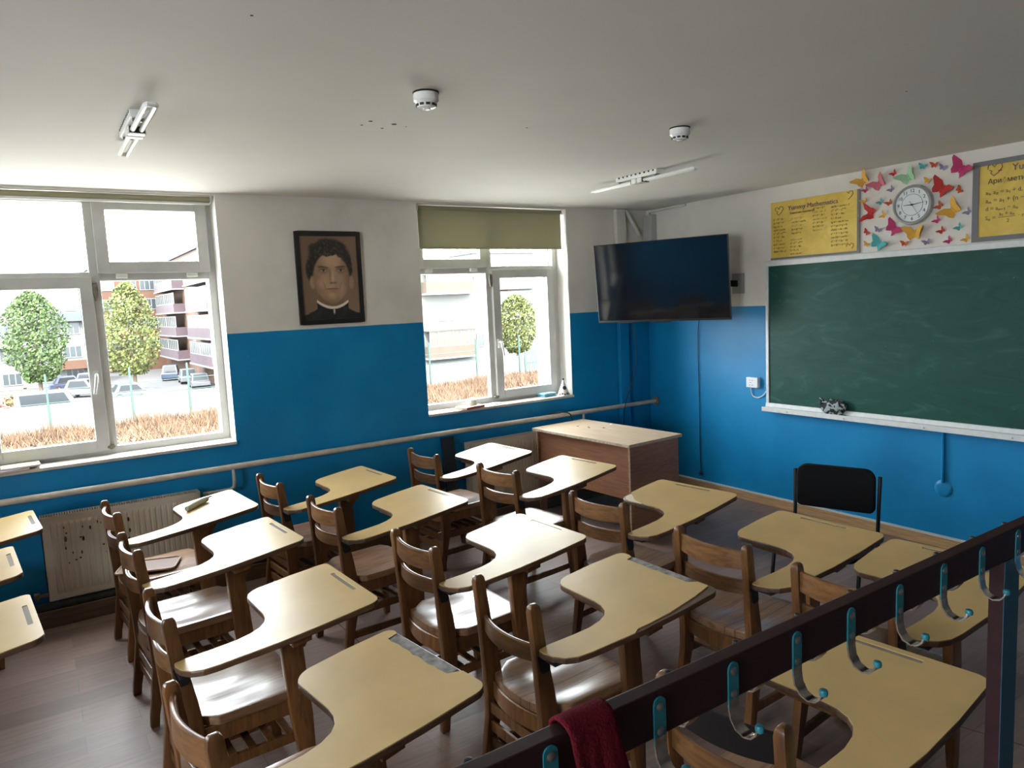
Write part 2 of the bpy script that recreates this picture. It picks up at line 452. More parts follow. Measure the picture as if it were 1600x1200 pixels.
for x, y, r in [(-3.85, -2.15, .007), (-3.84, -2.23, .010), (-3.74, -2.13, .007), (-3.72, -2.22, .013), (-3.65, -2.20, .004), (-3.1, -2.4, .005), (-1.9, -3.6, .005), (-4.6, -3.2, .005)]:
    b.lathe([(0, H - .0015), (r, H - .0008), (r * .9, H)], 8, (x, y, 0))
tag(b.build('ceiling', [M['ceiling'], M['soot']]), kind='structure')

b = MB()
xs = [XB]
for x0, x1, _ in sorted(WIN): xs += [x0, x1]
xs.append(0)
for i in range(0, len(xs), 2): b.box(xs[i], xs[i + 1], 0, WY, 0, H)
for x0, x1, _ in WIN:
    b.box(x0, x1, 0, WY, 0, WZ0); b.box(x0, x1, 0, WY, WZ1, H)
bmesh.ops.remove_doubles(b.bm, verts=b.bm.verts, dist=1e-5)
bmesh.ops.recalc_face_normals(b.bm, faces=b.bm.faces)
for f in b.bm.faces:
    f.material_index = 0 if abs(f.normal.y) > .5 else 1
tag(b.build('wall_left', [M['wall'], M['reveal']], fix=False), kind='structure')
b = MB(); b.box(0, .3, YR, WY, 0, H); tag(b.build('wall_front', M['wall']), kind='structure')
b = MB(); BY0, BY1 = -6.1, -4.3
b.box(XB - .3, XB, YR, BY0, 0, H); b.box(XB - .3, XB, BY1, WY, 0, H); b.box(XB - .3, XB, BY0, BY1, 0, WZ0); b.box(XB - .3, XB, BY0, BY1, WZ1, H)
tag(b.build('wall_back', M['wall']), kind='structure')
b = MB()
for a, c in ((BY0, (BY0 + BY1) / 2 + .03), ((BY0 + BY1) / 2 - .03, BY1)):
    b.box(XB - .16, XB - .10, a, a + .06, WZ0, WZ1); b.box(XB - .16, XB - .10, c - .06, c, WZ0, WZ1); b.box(XB - .159, XB - .101, a + .06, c - .06, WZ0, WZ0 + .06); b.box(XB - .159, XB - .101, a + .06, c - .06, WZ1 - .06, WZ1)
wb_ = b.build('window_4', M['pvc']); tag(wb_, kind='structure')  # unseen window, added to bring daylight to the chalkboard side and ceiling
b = MB(); b.face([b.bm.verts.new(p) for p in ((XB - .13, BY0 + .05, WZ0 + .05), (XB - .13, BY1 - .05, WZ0 + .05), (XB - .13, BY1 - .05, WZ1 - .05), (XB - .13, BY0 + .05, WZ1 - .05))]); b.build('pane', M['glass'], wb_, fix=False)
b = MB(); b.box(XB, 0, YR - .3, YR, 0, H); tag(b.build('wall_right', plain('dull_wall', (.10, .085, .075), .8, var=.08, scale=2)), kind='structure')
# boxed-in riser and slanting pipe near the corner
b = MB(); b.box(-.43, -.31, -.045, -.0005, .0, H - .001); tag(b.build('trim_1', M['wall'], bevel=.008), kind='structure')
# skirtings
b = MB(); b.box(-.016, -.0005, YR, -.001, 0, .075); b.mi = 1; b.box(-.022, -.0005, YR, -.001, .075, .088)
tag(b.build('baseboard_front', [M['skirt'], M['edge_white']]), kind='structure')
b = MB(); b.box(XB, -.45, -.215, -.195, 0, .105); tag(b.build('baseboard_left', M['skirt_dark'], bevel=.003), kind='structure')
b = MB(); b.box(XB, -.45, -.195, -.001, 0, .07); tag(b.build('trim_2', M['soot']), kind='structure')

def frame_ring(b, x0, x1, z0, z1, wd, y0, y1):
    b.box(x0, x0 + wd, y0, y1, z0, z1); b.box(x1 - wd, x1, y0, y1, z0, z1)
    b.box(x0 + wd, x1 - wd, y0, y1, z0, z0 + wd); b.box(x0 + wd, x1 - wd, y0, y1, z1 - wd, z1)
def make_window(k, x0, x1, mirror):
    cx = (x0 + x1) / 2
    fx = (lambda x: 2 * cx - x) if mirror else (lambda x: x)
    def bx(b, a, c, *r):
        a, c = fx(a), fx(c); b.box(min(a, c), max(a, c), *r)
    def ring(b, a, c, z0, z1, wd, y0, y1):
        a, c = sorted((fx(a), fx(c))); frame_ring(b, a, c, z0, z1, wd, y0, y1)
    m = x0 + .76; tz = 2.155
    b = MB(); ring(b, x0, x1, WZ0 + .02, WZ1, .05, .175, .24)
    bx(b, m - .03, m + .03, .177, .238, WZ0 + .07, WZ1 - .05)
    bx(b, x0 + .05, m - .03, .178, .237, tz - .03, tz + .03); bx(b, m + .03, x1 - .05, .178, .237, tz - .03, tz + .03)
    w = b.build('window_%d' % k, M['pvc'], bevel=.004); tag(w, kind='structure')
    b = MB(); ring(b, x0 + .035, m - .02, tz + .02, WZ1 - .02, .075, .15, .2); b.build('sash', M['pvc'], w, bevel=.005)
    b = MB(); ring(b, m + .02, x1 - .065, WZ0 + .05, tz - .002, .075, .145, .2); b.build('sash', M['pvc'], w, bevel=.005)
    for a, c, z0, z1, y in ((x0 + .10, m - .09, tz + .09, WZ1 - .09, .18), (m + .025, x1 - .045, tz + .025, WZ1 - .045, .205),
                            (x0 + .045, m - .025, WZ0 + .065, tz - .025, .205), (m + .09, x1 - .135, WZ0 + .12, tz - .07, .18)):
        b = MB(); a, c = sorted((fx(a), fx(c)))
        v = [b.bm.verts.new(p) for p in ((a, y, z0), (c, y, z0), (c, y, z1), (a, y, z1))]; b.face(v)
        b.build('pane', M['glass'], w, fix=False)
    # lever handle on the opening sash
    b = MB(); hx = m + .055
    bx(b, hx - .014, hx + .014, .132, .146, 1.455, 1.535)
    b.tube([(fx(hx), .14, 1.51), (fx(hx), .10, 1.51), (fx(hx), .092, 1.50), (fx(hx + .012), .092, 1.43), (fx(hx + .022), .094, 1.385)], [.010, .010, .011, .010, .008], 8)
    b.build('handle', M['white_plastic'], w, bevel=.003, smooth=True)
    for hx in (x0 + .16, m - .16):
        b = MB(); bx(b, hx - .035, hx + .035, .150, .178, tz - .012, tz + .016); b.build('hinge', M['white_plastic'], w, bevel=.003)
    # dirty sealant lumps at the joints
    b = MB()
    for (x, z, sx, sz) in ((m + .005, tz - .09, .017, .06), (m + .012, WZ0 + .07, .026, .014)):
        b.loft([[(fx(x + sx * q * math.cos(t)), y, z + sz * q * math.sin(t) * (1 + .25 * math.sin(3 * t))) for t in [i * PI / 7 for i in range(14)]] for q, y in ((1, .172), (.9, .1435), (.4, .142))])
    b.build('sealant_patch', M['grime'], w)
    b = MB(); b.box(x0, x1, -.028, .176, WZ0 - .0, WZ0 + .022)
    b.build('sill', M['sill'], w, bevel=.006)
    return w
for k, (x0, x1, mi) in enumerate(WIN): make_window(k + 1, x0, x1, mi)
for x0, x1, _ in WIN:          # light portals in the openings, they only guide the sky light
    l = bpy.data.lights.new('window_portal', 'AREA'); l.shape = 'RECTANGLE'; l.size = x1 - x0 - .05; l.size_y = WZ1 - WZ0 - .05
    l.cycles.is_portal = True
    o = bpy.data.objects.new('window_portal', l); COL.objects.link(o); o.location = ((x0 + x1) / 2, .30, (WZ0 + WZ1) / 2)
    o.rotation_euler = (PI / 2, 0, PI)          # emits towards -y
    o.rotation_euler = Vector((0, -1, 0)).to_track_quat('-Z', 'Z').to_euler()

l = bpy.data.lights.new('window_portal', 'AREA'); l.shape = 'RECTANGLE'; l.size = 1.7; l.size_y = 1.68; l.cycles.is_portal = True
o = bpy.data.objects.new('window_portal', l); COL.objects.link(o); o.location = (XB - .2, (BY0 + BY1) / 2, (WZ0 + WZ1) / 2)
o.rotation_euler = Vector((1, 0, 0)).to_track_quat('-Z', 'Z').to_euler()

# roller blinds
def roller_blind(x0, x1, zb, label):
    r = empty('roller_blind', ((x0 + x1) / 2, .05, zb), 0, label, 'blind'); ox, oz = (x0 + x1) / 2, zb
    hw = (x1 - x0) / 2
    if zb < 2.6:
        b = MB(); b.box(-hw, hw, -.001, .001, .012, 2.668 - oz); b.build('fabric', M['blind'], r)
    b = MB(); b.tube([(-hw, .0, 2.662 - oz), (hw, .0, 2.662 - oz)], .018, 16); b.build('roller_tube', M['blind'], r, smooth=True)
    b = MB(); b.box(-hw, hw, -.007, .007, 0, .014); b.build('bottom_bar', M['blind'] if zb < 2.6 else M['white_plastic'], r, bevel=.003)
    for s in (-1, 1):
        b = MB(); b.box(s * (hw + .006) - .003, s * (hw + .006) + .003, -.022, .022, 2.638 - oz, 2.684 - oz); b.build('end_bracket', M['white_plastic'], r)
    if zb < 2.6:
        b = MB(); pts = [(hw + .014 + .002 * math.sin(i), -.036 - .003 * math.cos(i * .7), 2.64 - oz - i * (1.6 / 20)) for i in range(21)]
        b.tube(pts, .0022, 6); pts2 = [(p[0] + .012, p[1] - .004, p[2]) for p in pts]; b.tube(pts2, .0022, 6); b.build('pull_cord', M['white_cable'], r)
    return r
roller_blind(-2.495, -1.035, 2.325, 'olive fabric roller blind pulled partly down over the window by the corner')
roller_blind(-5.555, -4.09, 2.626, 'rolled-up roller blind with white bottom bar above the large left window')

# ------------------------------------------------------------------ heating
b = MB()
b.tube([(XB, -.085, .80), (-4.5, -.085, .797), (-2.2, -.085, .805), (-.35, -.085, .80), (-.02, -.085, .80)], .021, 12)
b.tube([(-4.12, -.085, .798), (-4.12, -.085, .69), (-4.125, -.083, .655), (-4.15, -.08, .64), (-4.33, -.075, .64)], .012, 10)
b.tube([(-.95, -.085, .80), (-.95, -.085, .72)], .012, 10)
hp = b.build('heating_pipe', M['pipe_paint'], smooth=True)
tag(hp, 'long painted heating pipe running along the blue wall under both windows', 'pipe')
b = MB(); b.lathe([(0, 0), (.045, 0), (.045, .012), (.03, .018), (0, .018)], 20, (-.019, -.085, .80), 'x'); b.build('wall_flange', M['grime'], hp, smooth=True)
for x in (-5.3, -3.4, -2.9, -1.2, -6.8):
    b = MB(); b.box(x - .008, x + .008, -.085, -.0005, .79, .80); b.build('pipe_bracket', M['soot'], hp)

def radiator(x0, x1, z0, z1, label, rust):
    r = empty('radiator', ((x0 + x1) / 2, -.10, z0), 0, label, 'radiator', None); L = x1 - x0; h = z1 - z0; hw = L / 2
    def panel(y, sgn):
        b = MB(); nx = 0; pitch = .0333
        n = int((L - .06) / pitch); xs_ = []
        x = -hw; prof = [(x, 0)]
        x0_ = -n * pitch / 2
        for i in range(n):
            a = x0_ + i * pitch
            prof += [(a + .003, 0), (a + .009, .0045), (a + .024, .0045), (a + .030, 0)]
        prof.append((hw, 0))
        rows = [(0.0, 0), (.035, 0), (.055, 1), (h - .055, 1), (h - .035, 0), (h, 0)]
        V = [[b.bm.verts.new((px, y + sgn * d * k, z)) for (px, d) in prof] for z, k in rows]
        for j in range(len(rows) - 1):
            for i in range(len(prof) - 1): b.face([V[j][i], V[j][i + 1], V[j + 1][i + 1], V[j + 1][i]])
        b.build('panel', M['radiator'], r, fix=False)
    panel(-.045, -1); panel(.045, 1)
    b = MB(); b.box(-hw, -hw + .006, -.045, .045, 0, h); b.build('side_cover', M['radiator'], r)
    b = MB(); b.box(hw - .006, hw, -.045, .045, 0, h); b.build('side_cover', M['radiator'], r)
    b = MB(); b.box(-hw, hw, -.047, -.038, h - .001, h + .008); b.box(-hw, hw, .038, .047, h - .001, h + .008)
    n = int(L / .014)
    for i in range(n + 1): x = -hw + i * (L - .005) / n; b.box(x, x + .005, -.038, .038, h, h + .006)
    b.build('top_grille', M['radiator'], r)
    if rust:
        b = MB(); rd = random.Random(5)
        for i in range(26):
            x = -hw + .12 + .38 * rd.random() ** 1.3; z = h - .07 - .24 * rd.random() ** 1.5; s = .004 + .008 * rd.random()
            b.loft([[(x + s * .7 * q * math.cos(t), y, z + s * (1.6 if i % 3 else .6) * q * math.sin(t)) for t in [k * PI / 4 for k in range(8)]] for q, y in ((1, -.0530), (.8, -.0535))])
        b.build('rust_chip', M['rust'], r)
    for s in (-1, 1):
        for z in (.05, h - .1):
            b = MB(); b.box(s * hw * .7 - .012, s * hw * .7 + .012, .047, .0995, z, z + .03); b.build('wall_bracket', M['soot'], r)
    b = MB(); b.tube([(-hw - .05, 0, .03), (-hw, 0, .03)], .014, 10); b.box(-hw - .075, -hw - .045, -.02, .02, .01, .05); b.build('valve', M['grime'], r)
    return r
radiator(-5.285, -4.36, .145, .668, 'cream panel radiator with chipped rusty spots under the large left window', True)
radiator(-2.235, -1.30, .16, .685, 'cream ribbed panel radiator half hidden behind the teacher\'s desk', False)
b = MB(); b.tube([(XB, -.14, .105), (-5.6, -.14, .11), (-4.2, -.14, .10), (-.5, -.14, .10)], .03, 10)
tag(b.build('floor_pipe', M['soot'], smooth=True), 'sooty black pipe lying above the skirting board under the radiators', 'pipe')
b = MB(); b.hexa([(-2.46, -.165, .10), (-2.36, -.165, .10), (-2.36, -.135, .10), (-2.46, -.135, .10), (-2.45, -.055, .76), (-2.33, -.055, .76), (-2.33, -.03, .76), (-2.45, -.03, .76)])
tag(b.build('dark_board', plain('dark_blue_board', (.012, .02, .03), .5), bevel=.003), 'narrow dark board leaning against the wall beside the ribbed radiator', 'board')

# ------------------------------------------------------------------ tablet-arm chairs
def tz(x): return .677 + .135 * x
TAB = round_poly([(.700, .132, .035), (.700, -.402, .04), (.48, -.394, 0), (.31, -.380, 0), (.20, -.362, 0), (.12, -.349, 0), (.07, -.335, 0),
                  (.035, -.308, 0), (.012, -.268, 0), (.003, -.228, 0), (.004, -.197, .008), (.05, -.197, 0), (.134, -.214, 0), (.21, -.224, 0), (.262, -.219, 0),
                  (.300, -.203, 0), (.325, -.177, 0), (.340, -.14, 0), (.345, -.10, 0), (.345, .155, .065), (.54, .150, 0)], 6)
SLOT = round_poly([(.679, .0, .006), (.679, -.231, .006), (.661, -.231, .006), (.661, .0, .006)], 3)
def shrink(pts, d):
    c = []; n = len(pts)
    area = sum(pts[i][0] * pts[(i + 1) % n][1] - pts[(i + 1) % n][0] * pts[i][1] for i in range(n))
    sg = 1 if area > 0 else -1
    for i in range(n):
        a = Vector(pts[i - 1]); b_ = Vector(pts[(i + 1) % n]); t = (b_ - a)
        if t.length < 1e-9: c.append(pts[i]); continue
        t.normalize(); c.append((pts[i][0] - t.y * d * sg, pts[i][1] + t.x * d * sg))
    return c
def laminate_mesh(outline, hole):
    b = MB(); bm = b.bm; es = []
    for loop in (outline, hole):
        if not loop: continue
        vs = [bm.verts.new((x, y, tz(x))) for x, y in loop]
        es += [bm.edges.new((vs[i], vs[(i + 1) % len(vs)])) for i in range(len(vs))]
    bmesh.ops.triangle_fill(bm, edges=es, use_beauty=True, normal=(0, 0, 1))
    bmesh.ops.recalc_face_normals(bm, faces=bm.faces)
    if bm.faces[:] and sum(f.normal.z for f in bm.faces) < 0: bmesh.ops.reverse_faces(bm, faces=bm.faces)
    r = bmesh.ops.extrude_face_region(bm, geom=bm.faces[:])
    for v in [g for g in r['geom'] if isinstance(g, bmesh.types.BMVert)]: v.co.z -= .0032
    bmesh.ops.recalc_face_normals(bm, faces=bm.faces)
    return b
def add_groove(parent):
    b = MB(); b.prism(shrink(SLOT, -.0005), lambda x, y: (x, y, tz(x) - .0032), lambda x, y: (x, y, tz(x) - .0026))
    return b.build('pencil_groove', M['groove'], parent)
def rear_post(b, s):
    prof = [(0, -.020, .018), (.05, -.016, .024), (.15, -.002, .046), (.27, .014, .077), (.36, .012, .084), (.45, .008, .080), (.52, .004, .070), (.64, -.003, .048), (.76, -.013, .032), (.808, -.017, .028), (.826, -.014, .025), (.835, -.006, .017)]
    rings = []
    for z, a, c in prof:
        yc = .178 + .010 * max(0, (.40 - z) / .40); h = .0165 if z < .82 else (.014 if z < .83 else .008)
        rings.append([(a, s * yc - h, z), (c, s * yc - h, z), (c, s * yc + h, z), (a, s * yc + h, z)])
    b.loft(rings)
def back_rail(b, z0, z1, off, bow, th=.021):
    rings = []
    for i in range(15):
        t = -1 + 2 * i / 14; y = t * .168; xc = off - bow * (1 - t * t)
        zz = .006 * (1 - t * t)
        rings.append([(xc - th / 2, y, z0 - zz), (xc + th / 2, y, z0 - zz), (xc + th / 2 - .004, y, z1 - .003), (xc + th / 2 - .009, y, z1), (xc - th / 2 + .006, y, z1), (xc - th / 2 + .001, y, z1 - .003)])
    b.loft(rings)
def seat_mesh():
    b = MB(); nu, nv = 15, 15
    def edge(u):
        x = .045 + u * .415
        hw = .158 + (.205 - .158) * min(1, max(0, (u - .08) / .12))
        hw = hw if u < .9 else hw
        if u > .86: k = (u - .86) / .14; hw -= .048 * (1 - math.sqrt(max(0, 1 - k * k)))
        return x, hw
    def f(u, v):
        x, hw = edge(u); t = 2 * v - 1; y = t * hw
        z = .438
        d = math.exp(-((u - .38) / .30) ** 2) * (math.exp(-((t - .42) / .34) ** 2) + math.exp(-((t + .42) / .34) ** 2))
        return (x - (.030 * (1 - t * t) if u == 0 else .030 * (1 - t * t) * max(0, 1 - u * 6)), y, z - .013 * d - (.004 if u > .97 else 0))
    T = b.grid(nu, nv, f)
    per = [T[i][0] for i in range(nu)] + [T[nu - 1][j] for j in range(1, nv)] + [T[i][nv - 1] for i in range(nu - 2, -1, -1)] + [T[0][j] for j in range(nv - 2, 0, -1)]
    low = [b.bm.verts.new((v.co.x, v.co.y, .402)) for v in per]
    n = len(per)
    for i in range(n): b.face([per[i], per[(i + 1) % n], low[(i + 1) % n], low[i]])
    b.face(low)
    return b
def make_chair():
    r = empty('tablet_chair')
    b = seat_mesh(); b.build('seat', M['seat_wood'], r, bevel=.005, smooth=True)
    for s in (1, -1):
        b = MB(); rear_post(b, s); b.build('rear_leg', M['chair_wood'], r, bevel=.005, smooth=True)
    b = MB(); b.loft([[(x0, y0, z), (x1, y0, z), (x1, y1, z), (x0, y1, z)] for z, x0, x1, y0, y1 in
                      ((0, .425, .462, -.228, -.196), (.05, .42, .466, -.229, -.195), (.33, .384, .464, -.232, -.194), (.50, .372, .452, -.232, -.194), (.715, .362, .442, -.232, -.194))])
    b.build('front_leg', M['chair_wood'], r, bevel=.004, smooth=True)
    b = MB(); b.loft([[(x0, y0, z), (x1, y0, z), (x1, y1, z), (x0, y1, z)] for z, x0, x1, y0, y1 in
                      ((0, .43, .462, .190, .220), (.05, .425, .464, .188, .222), (.401, .40, .452, .186, .222))])
    b.build('front_leg', M['chair_wood'], r, bevel=.004, smooth=True)
    for s in (1, -1):
        b = MB(); b.box(.06, .43, s * .178 - .011, s * .178 + .011, .335, .401); b.build('side_apron', M['chair_wood'], r, bevel=.003)
        b = MB(); b.box(.045, .432, s * .186 - .010, s * .186 + .010, .225, .262); b.build('stretcher', M['chair_wood'], r, bevel=.003)
        b = MB(); b.hexa([(.02, s * .188 - .009, .105), (.435, s * .192 - .009, .105), (.435, s * .192 + .009, .105), (.02, s * .188 + .009, .105), (.02, s * .188 - .009, .142), (.435, s * .192 - .009, .142), (.435, s * .192 + .009, .142), (.02, s * .188 + .009, .142)])
        b.build('stretcher', M['chair_wood'], r, bevel=.003)
    b = MB(); b.box(.418, .438, -.19, .19, .335, .401); b.build('front_apron', M['chair_wood'], r, bevel=.003)
    b = MB(); back_rail(b, .340, .401, .050, .030); b.build('rear_apron', M['chair_wood'], r)
    for x in (.10, .17, .24, .31, .38):
        b = MB(); b.box(x - .014, x + .014, -.19, .19, .262, .272); b.build('rack_slat', M['chair_wood'], r)
    for z in (.13, .20, .275):
        b = MB(); b.box(.022, .034, -.172, .172, z, z + .045); b.build('rear_slat', M['chair_wood'], r, bevel=.002)
    b = MB(); back_rail(b, .728, .806, .010, .034); b.build('back_rail', M['rail_wood'], r, smooth=True)
    b = MB(); back_rail(b, .618, .678, .024, .034); b.build('back_rail', M['rail_wood'], r, smooth=True)
    b = MB(); b.prism(shrink(TAB, .0), lambda x, y: (x, y, tz(x) - .0235), lambda x, y: (x, y, tz(x) - .0033))
    t = b.build('tablet', M['ply_edge'], r, bevel=.0035)
    laminate_mesh(shrink(TAB, .0015), SLOT).build('laminate', M['laminate'], t, fix=False)
    add_groove(t)
    b = MB(); x0, x1 = .366, .438
    b.hexa([(x0, -.36, tz(x0) - .055), (x1, -.36, tz(x1) - .055), (x1, .06, tz(x1) - .045), (x0, .06, tz(x0) - .045), (x0, -.36, tz(x0) - .0238), (x1, -.36, tz(x1) - .0238), (x1, .06, tz(x1) - .0238), (x0, .06, tz(x0) - .0238)])
    b.build('tablet_support', M['chair_wood'], r, bevel=.003)
    b = MB(); b.prism([(.445, .60), (.455, .60), (.535, .722), (.535, .738), (.445, .725)], lambda x, z: (x, -.226, z), lambda x, z: (x, -.200, z)); b.build('brace', M['chair_wood'], r, bevel=.002)
    b = MB(); b.prism(round_poly([(-.002, .655, .002), (.044, .655, .002), (.052, .59, .012), (.012, .585, .012)]), lambda x, z: (x, -.2005, z), lambda x, z: (x, -.1950, z)); b.box(.004, .05, -.29, -.195, .6525, .6560)
    b.build('arm_bracket', M['bracket'], r)
    return r
CHAIRS = [   # x, y, yaw, label, rear slats
 (-2.971, -.759, .082, 'tablet chair in the front row in front of the ribbed radiator, nearest the window wall', 1),
 (-2.851, -1.559, .123, 'front-row tablet chair facing the teacher\'s desk, its writing top shining white', 1),
 (-2.845, -2.525, .122, 'yellow-topped tablet chair with a chipped pale corner, near the desk\'s right end', 0),
 (-2.882, -3.320, .048, 'tablet chair with yellow top standing right before the black padded chair', 0),
 (-2.875, -3.921, .092, 'front-row tablet chair partly hidden by the coat rack, nearest its blue post', 0),
 (-4.062, -.790, .083, 'tablet chair in the middle row nearest the windows, below the framed portrait', 1),
 (-3.985, -1.583, .088, 'tablet chair with matt yellow top, second from the window in the middle row', 0),
 (-3.879, -2.484, .055, 'tablet chair with a strongly shining bluish-white top in the centre of the room', 0),
 (-3.884, -3.237, .018, 'tablet chair missing its upper back rail, with a peeling cream top, behind the red cloth', 1),
 (-3.838, -4.185, .105, 'tablet chair with black-stained backrest under the coat hooks at bottom right', 0),
 (-4.946, -.834, .089, 'tablet chair by the large left window with a grey-green roll on its top', 1),
 (-4.932, -1.623, .084, 'tablet chair with shining top second from the window in the back row', 1),
 (-4.930, -2.528, .053, 'tablet chair with glossy cracked plank seat, third from the window in the back row', 1),
 (-4.962, -3.366, .130, 'tablet chair at the bottom left of centre with a torn grey strip along its top', 1),
 (-5.993, -.486, .09, 'upper of the three tablet chairs cut off by the left photo edge, before the radiator', 1),
 (-6.077, -1.250, .09, 'middle of the three tablet chairs cut off by the left photo edge', 1),
 (-6.007, -2.082, .09, 'lowest and nearest of the three tablet chairs cut off by the left photo edge', 1)]
proto = make_chair(); ALL = []
for i, (x, y, a, lab, sl) in enumerate(CHAIRS):
    c = proto if i == len(CHAIRS) - 1 else copy_tree(proto)
    c.location = (x, y, 0); c.rotation_euler = (0, 0, a)
    tag(c, lab, 'chair', 'wooden chairs with writing tablets')
    ALL.append(c)
def kids(o, n): return [c for c in o.children if c.name.split('.')[0] == n]
for c, d in zip(ALL, CHAIRS):
    if not d[4]:
        for s in kids(c, 'rear_slat'): bpy.data.objects.remove(s)
bpy.data.objects.remove(max(kids(ALL[8], 'back_rail'), key=lambda o: max(c[2] for c in o.bound_box)))   # its upper rail has been lost
# individual wear
def relaminate(c, outline, hole, torn):
    t = kids(c, 'tablet')[0]
    for k in list(t.children): bpy.data.objects.remove(k)
    laminate_mesh(outline, hole).build('laminate', M['laminate'], t, fix=False)
    if hole: add_groove(t)
    for poly in torn:
        b = MB(); b.prism(poly, lambda x, y: (x, y, tz(x) - .0032), lambda x, y: (x, y, tz(x) - .0022)); o = b.build('torn_strip', M['torn'], t); o['label'] = 'bare grey strip where the top layer is torn off'
rd = random.Random(3)
base_o = []
for i_, p_ in enumerate(shrink(TAB, .0015)):
    q_ = shrink(TAB, .0015)[(i_ + 1) % len(TAB)]; k_ = max(1, int(math.dist(p_, q_) / .02))
    base_o += [(p_[0] + (q_[0] - p_[0]) * j / k_, p_[1] + (q_[1] - p_[1]) * j / k_) for j in range(k_)]
def ragged(y0, y1, x, n=16, amp=.004): return [(x + (rd.random() - .5) * 2 * amp, y0 + (y1 - y0) * i / (n - 1)) for i in range(n)]
# peeling top (behind the red cloth): front strip gone, right edge lifted and cut back
def rebuild(cond, insert):
    n = len(base_o); keep = [not cond(p) for p in base_o]
    st = next(i for i in range(n) if keep[i] and not keep[(i + 1) % n])
    seq = [base_o[(st + 1 + k) % n] for k in range(n)]
    out = [p for p in seq if not cond(p)]
    return out + insert          # the kept run ends where the cut begins
e8 = [(.692, .062)] + ragged(.058, -.27, .664, 14, .003) + [(.676, -.285), (.690, -.30), (.690, -.352), (.60, -.366), (.46, -.374), (.36, -.368), (.315, -.362)]
relaminate(ALL[8], rebuild(lambda p: (p[0] > .655 and p[1] < .07) or (p[0] > .30 and p[1] < -.33), e8), None, [[(.697, .05), (.697, -.27), (.66, -.27), (.66, .05)]])
e4 = [(.694, .085)] + ragged(.08, -.25, .657, 16, .004) + [(.676, -.262), (.694, -.275)]
relaminate(ALL[13], rebuild(lambda p: p[0] > .68 and -.27 < p[1] < .086, e4), None, [[(.6965, .078), (.6965, -.258), (.652, -.258), (.652, .078)]])
e12 = [(.352, -.02)] + [(.362, .02), (.371, .05), (.385, .075), (.408, .10), (.43, .12), (.45, .150)]
relaminate(ALL[2], rebuild(lambda p: p[0] < .42 and p[1] > -.02, e12), SLOT, [])
t = kids(ALL[2], 'tablet')[0]; b = MB(); b.prism([(.350, -.01), (.40, .085), (.44, .14), (.39, .142), (.362, .12), (.350, .08)], lambda x, y: (x, y, tz(x) - .0032), lambda x, y: (x, y, tz(x) - .0022))
b.build('torn_strip', plain('bare_wood', (.55, .44, .30), .6), t)['label'] = 'pale bare wood at the chipped corner'
for s in [max(kids(ALL[9], 'back_rail'), key=lambda o: max(c[2] for c in o.bound_box))]:
    s.data = s.data.copy(); s.data.materials.clear(); s.data.materials.append(plain('black_stain', (.008, .005, .005), .7, spec=.15)); s['label'] = 'black-stained upper back rail'

# things lying on the chairs
r = empty('pencil_roll', (-4.49, -.81, .756), .60, 'grey-green rolled cloth pencil case lying on the writing top', 'pencil case')
r.rotation_euler = (0, -.13, .58)
b = MB(); b.tube([(-.085, 0, .0), (-.08, 0, .0), (0, .002, .001), (.07, 0, 0), (.082, 0, 0)], [.010, .0165, .018, .0165, .012], 12); b.build('roll', plain('roll_cloth', (.36, .37, .28), .9, bump=.3, bscale=200), r, smooth=True)
b = MB()
for a in (-.5, 0, .6): b.tube([(.08, 0, .002), (.10, .012 * a * 2, .006), (.115, .022 * a * 2, .004)], [.003, .0025, .0015], 6)
b.build('tie_cord', plain('roll_cord', (.12, .12, .10), .9), r)
r = empty('padded_board', (-4.775, -.80, .4405), -.35, 'flat brown board with a pale raised rim lying on the seat beside the radiator', 'board')
o = round_poly([(.155, .09, .03), (.155, -.115, .03), (-.155, -.115, .03), (-.155, .09, .03)])
b = MB(); b.prism(o, lambda x, y: (x, y, .0), lambda x, y: (x, y, .007)); b.build('panel', plain('brown_board', (.16, .085, .055), .6), r, bevel=.002)
b = MB(); b.tube([(x, y, .008) for x, y in o], .0055, 6, closed=True); b.build('rim', plain('tan_rim', (.42, .28, .19), .6), r, smooth=True)

# ------------------------------------------------------------------ teacher's corner
def slab(b, P, z0, z1):
    b.hexa([(x, y, z0) for x, y in P] + [(x, y, z1) for x, y in P])
dk = empty('teacher_desk', (-1.29, -.75, 0), .055, 'teacher\'s desk with worn pale top and red-brown panels in the corner under the television', 'desk')
b = MB(); b.box(-.29, .31, -.595, .585, .726, .75); b.mi = 1; b.box(-.292, -.289, -.595, .585, .727, .749)
b.build('desk_top', [M['desk_top'], M['desk_edge']], dk, bevel=.002)
for y in (-.565, .555):
    b = MB(); b.box(-.265, .285, y - .009, y + .009, .0, .7255); b.build('side_panel', M['desk_side'], dk, bevel=.001)
    b = MB(); b.box(-.2655, -.2645, y - .009, y + .009, .0, .7255); b.build('edge_band', M['desk_edge'], dk)
b = MB(); b.box(-.240, -.224, -.556, .546, .30, .7255); b.build('front_panel', M['desk_side'], dk, bevel=.001)
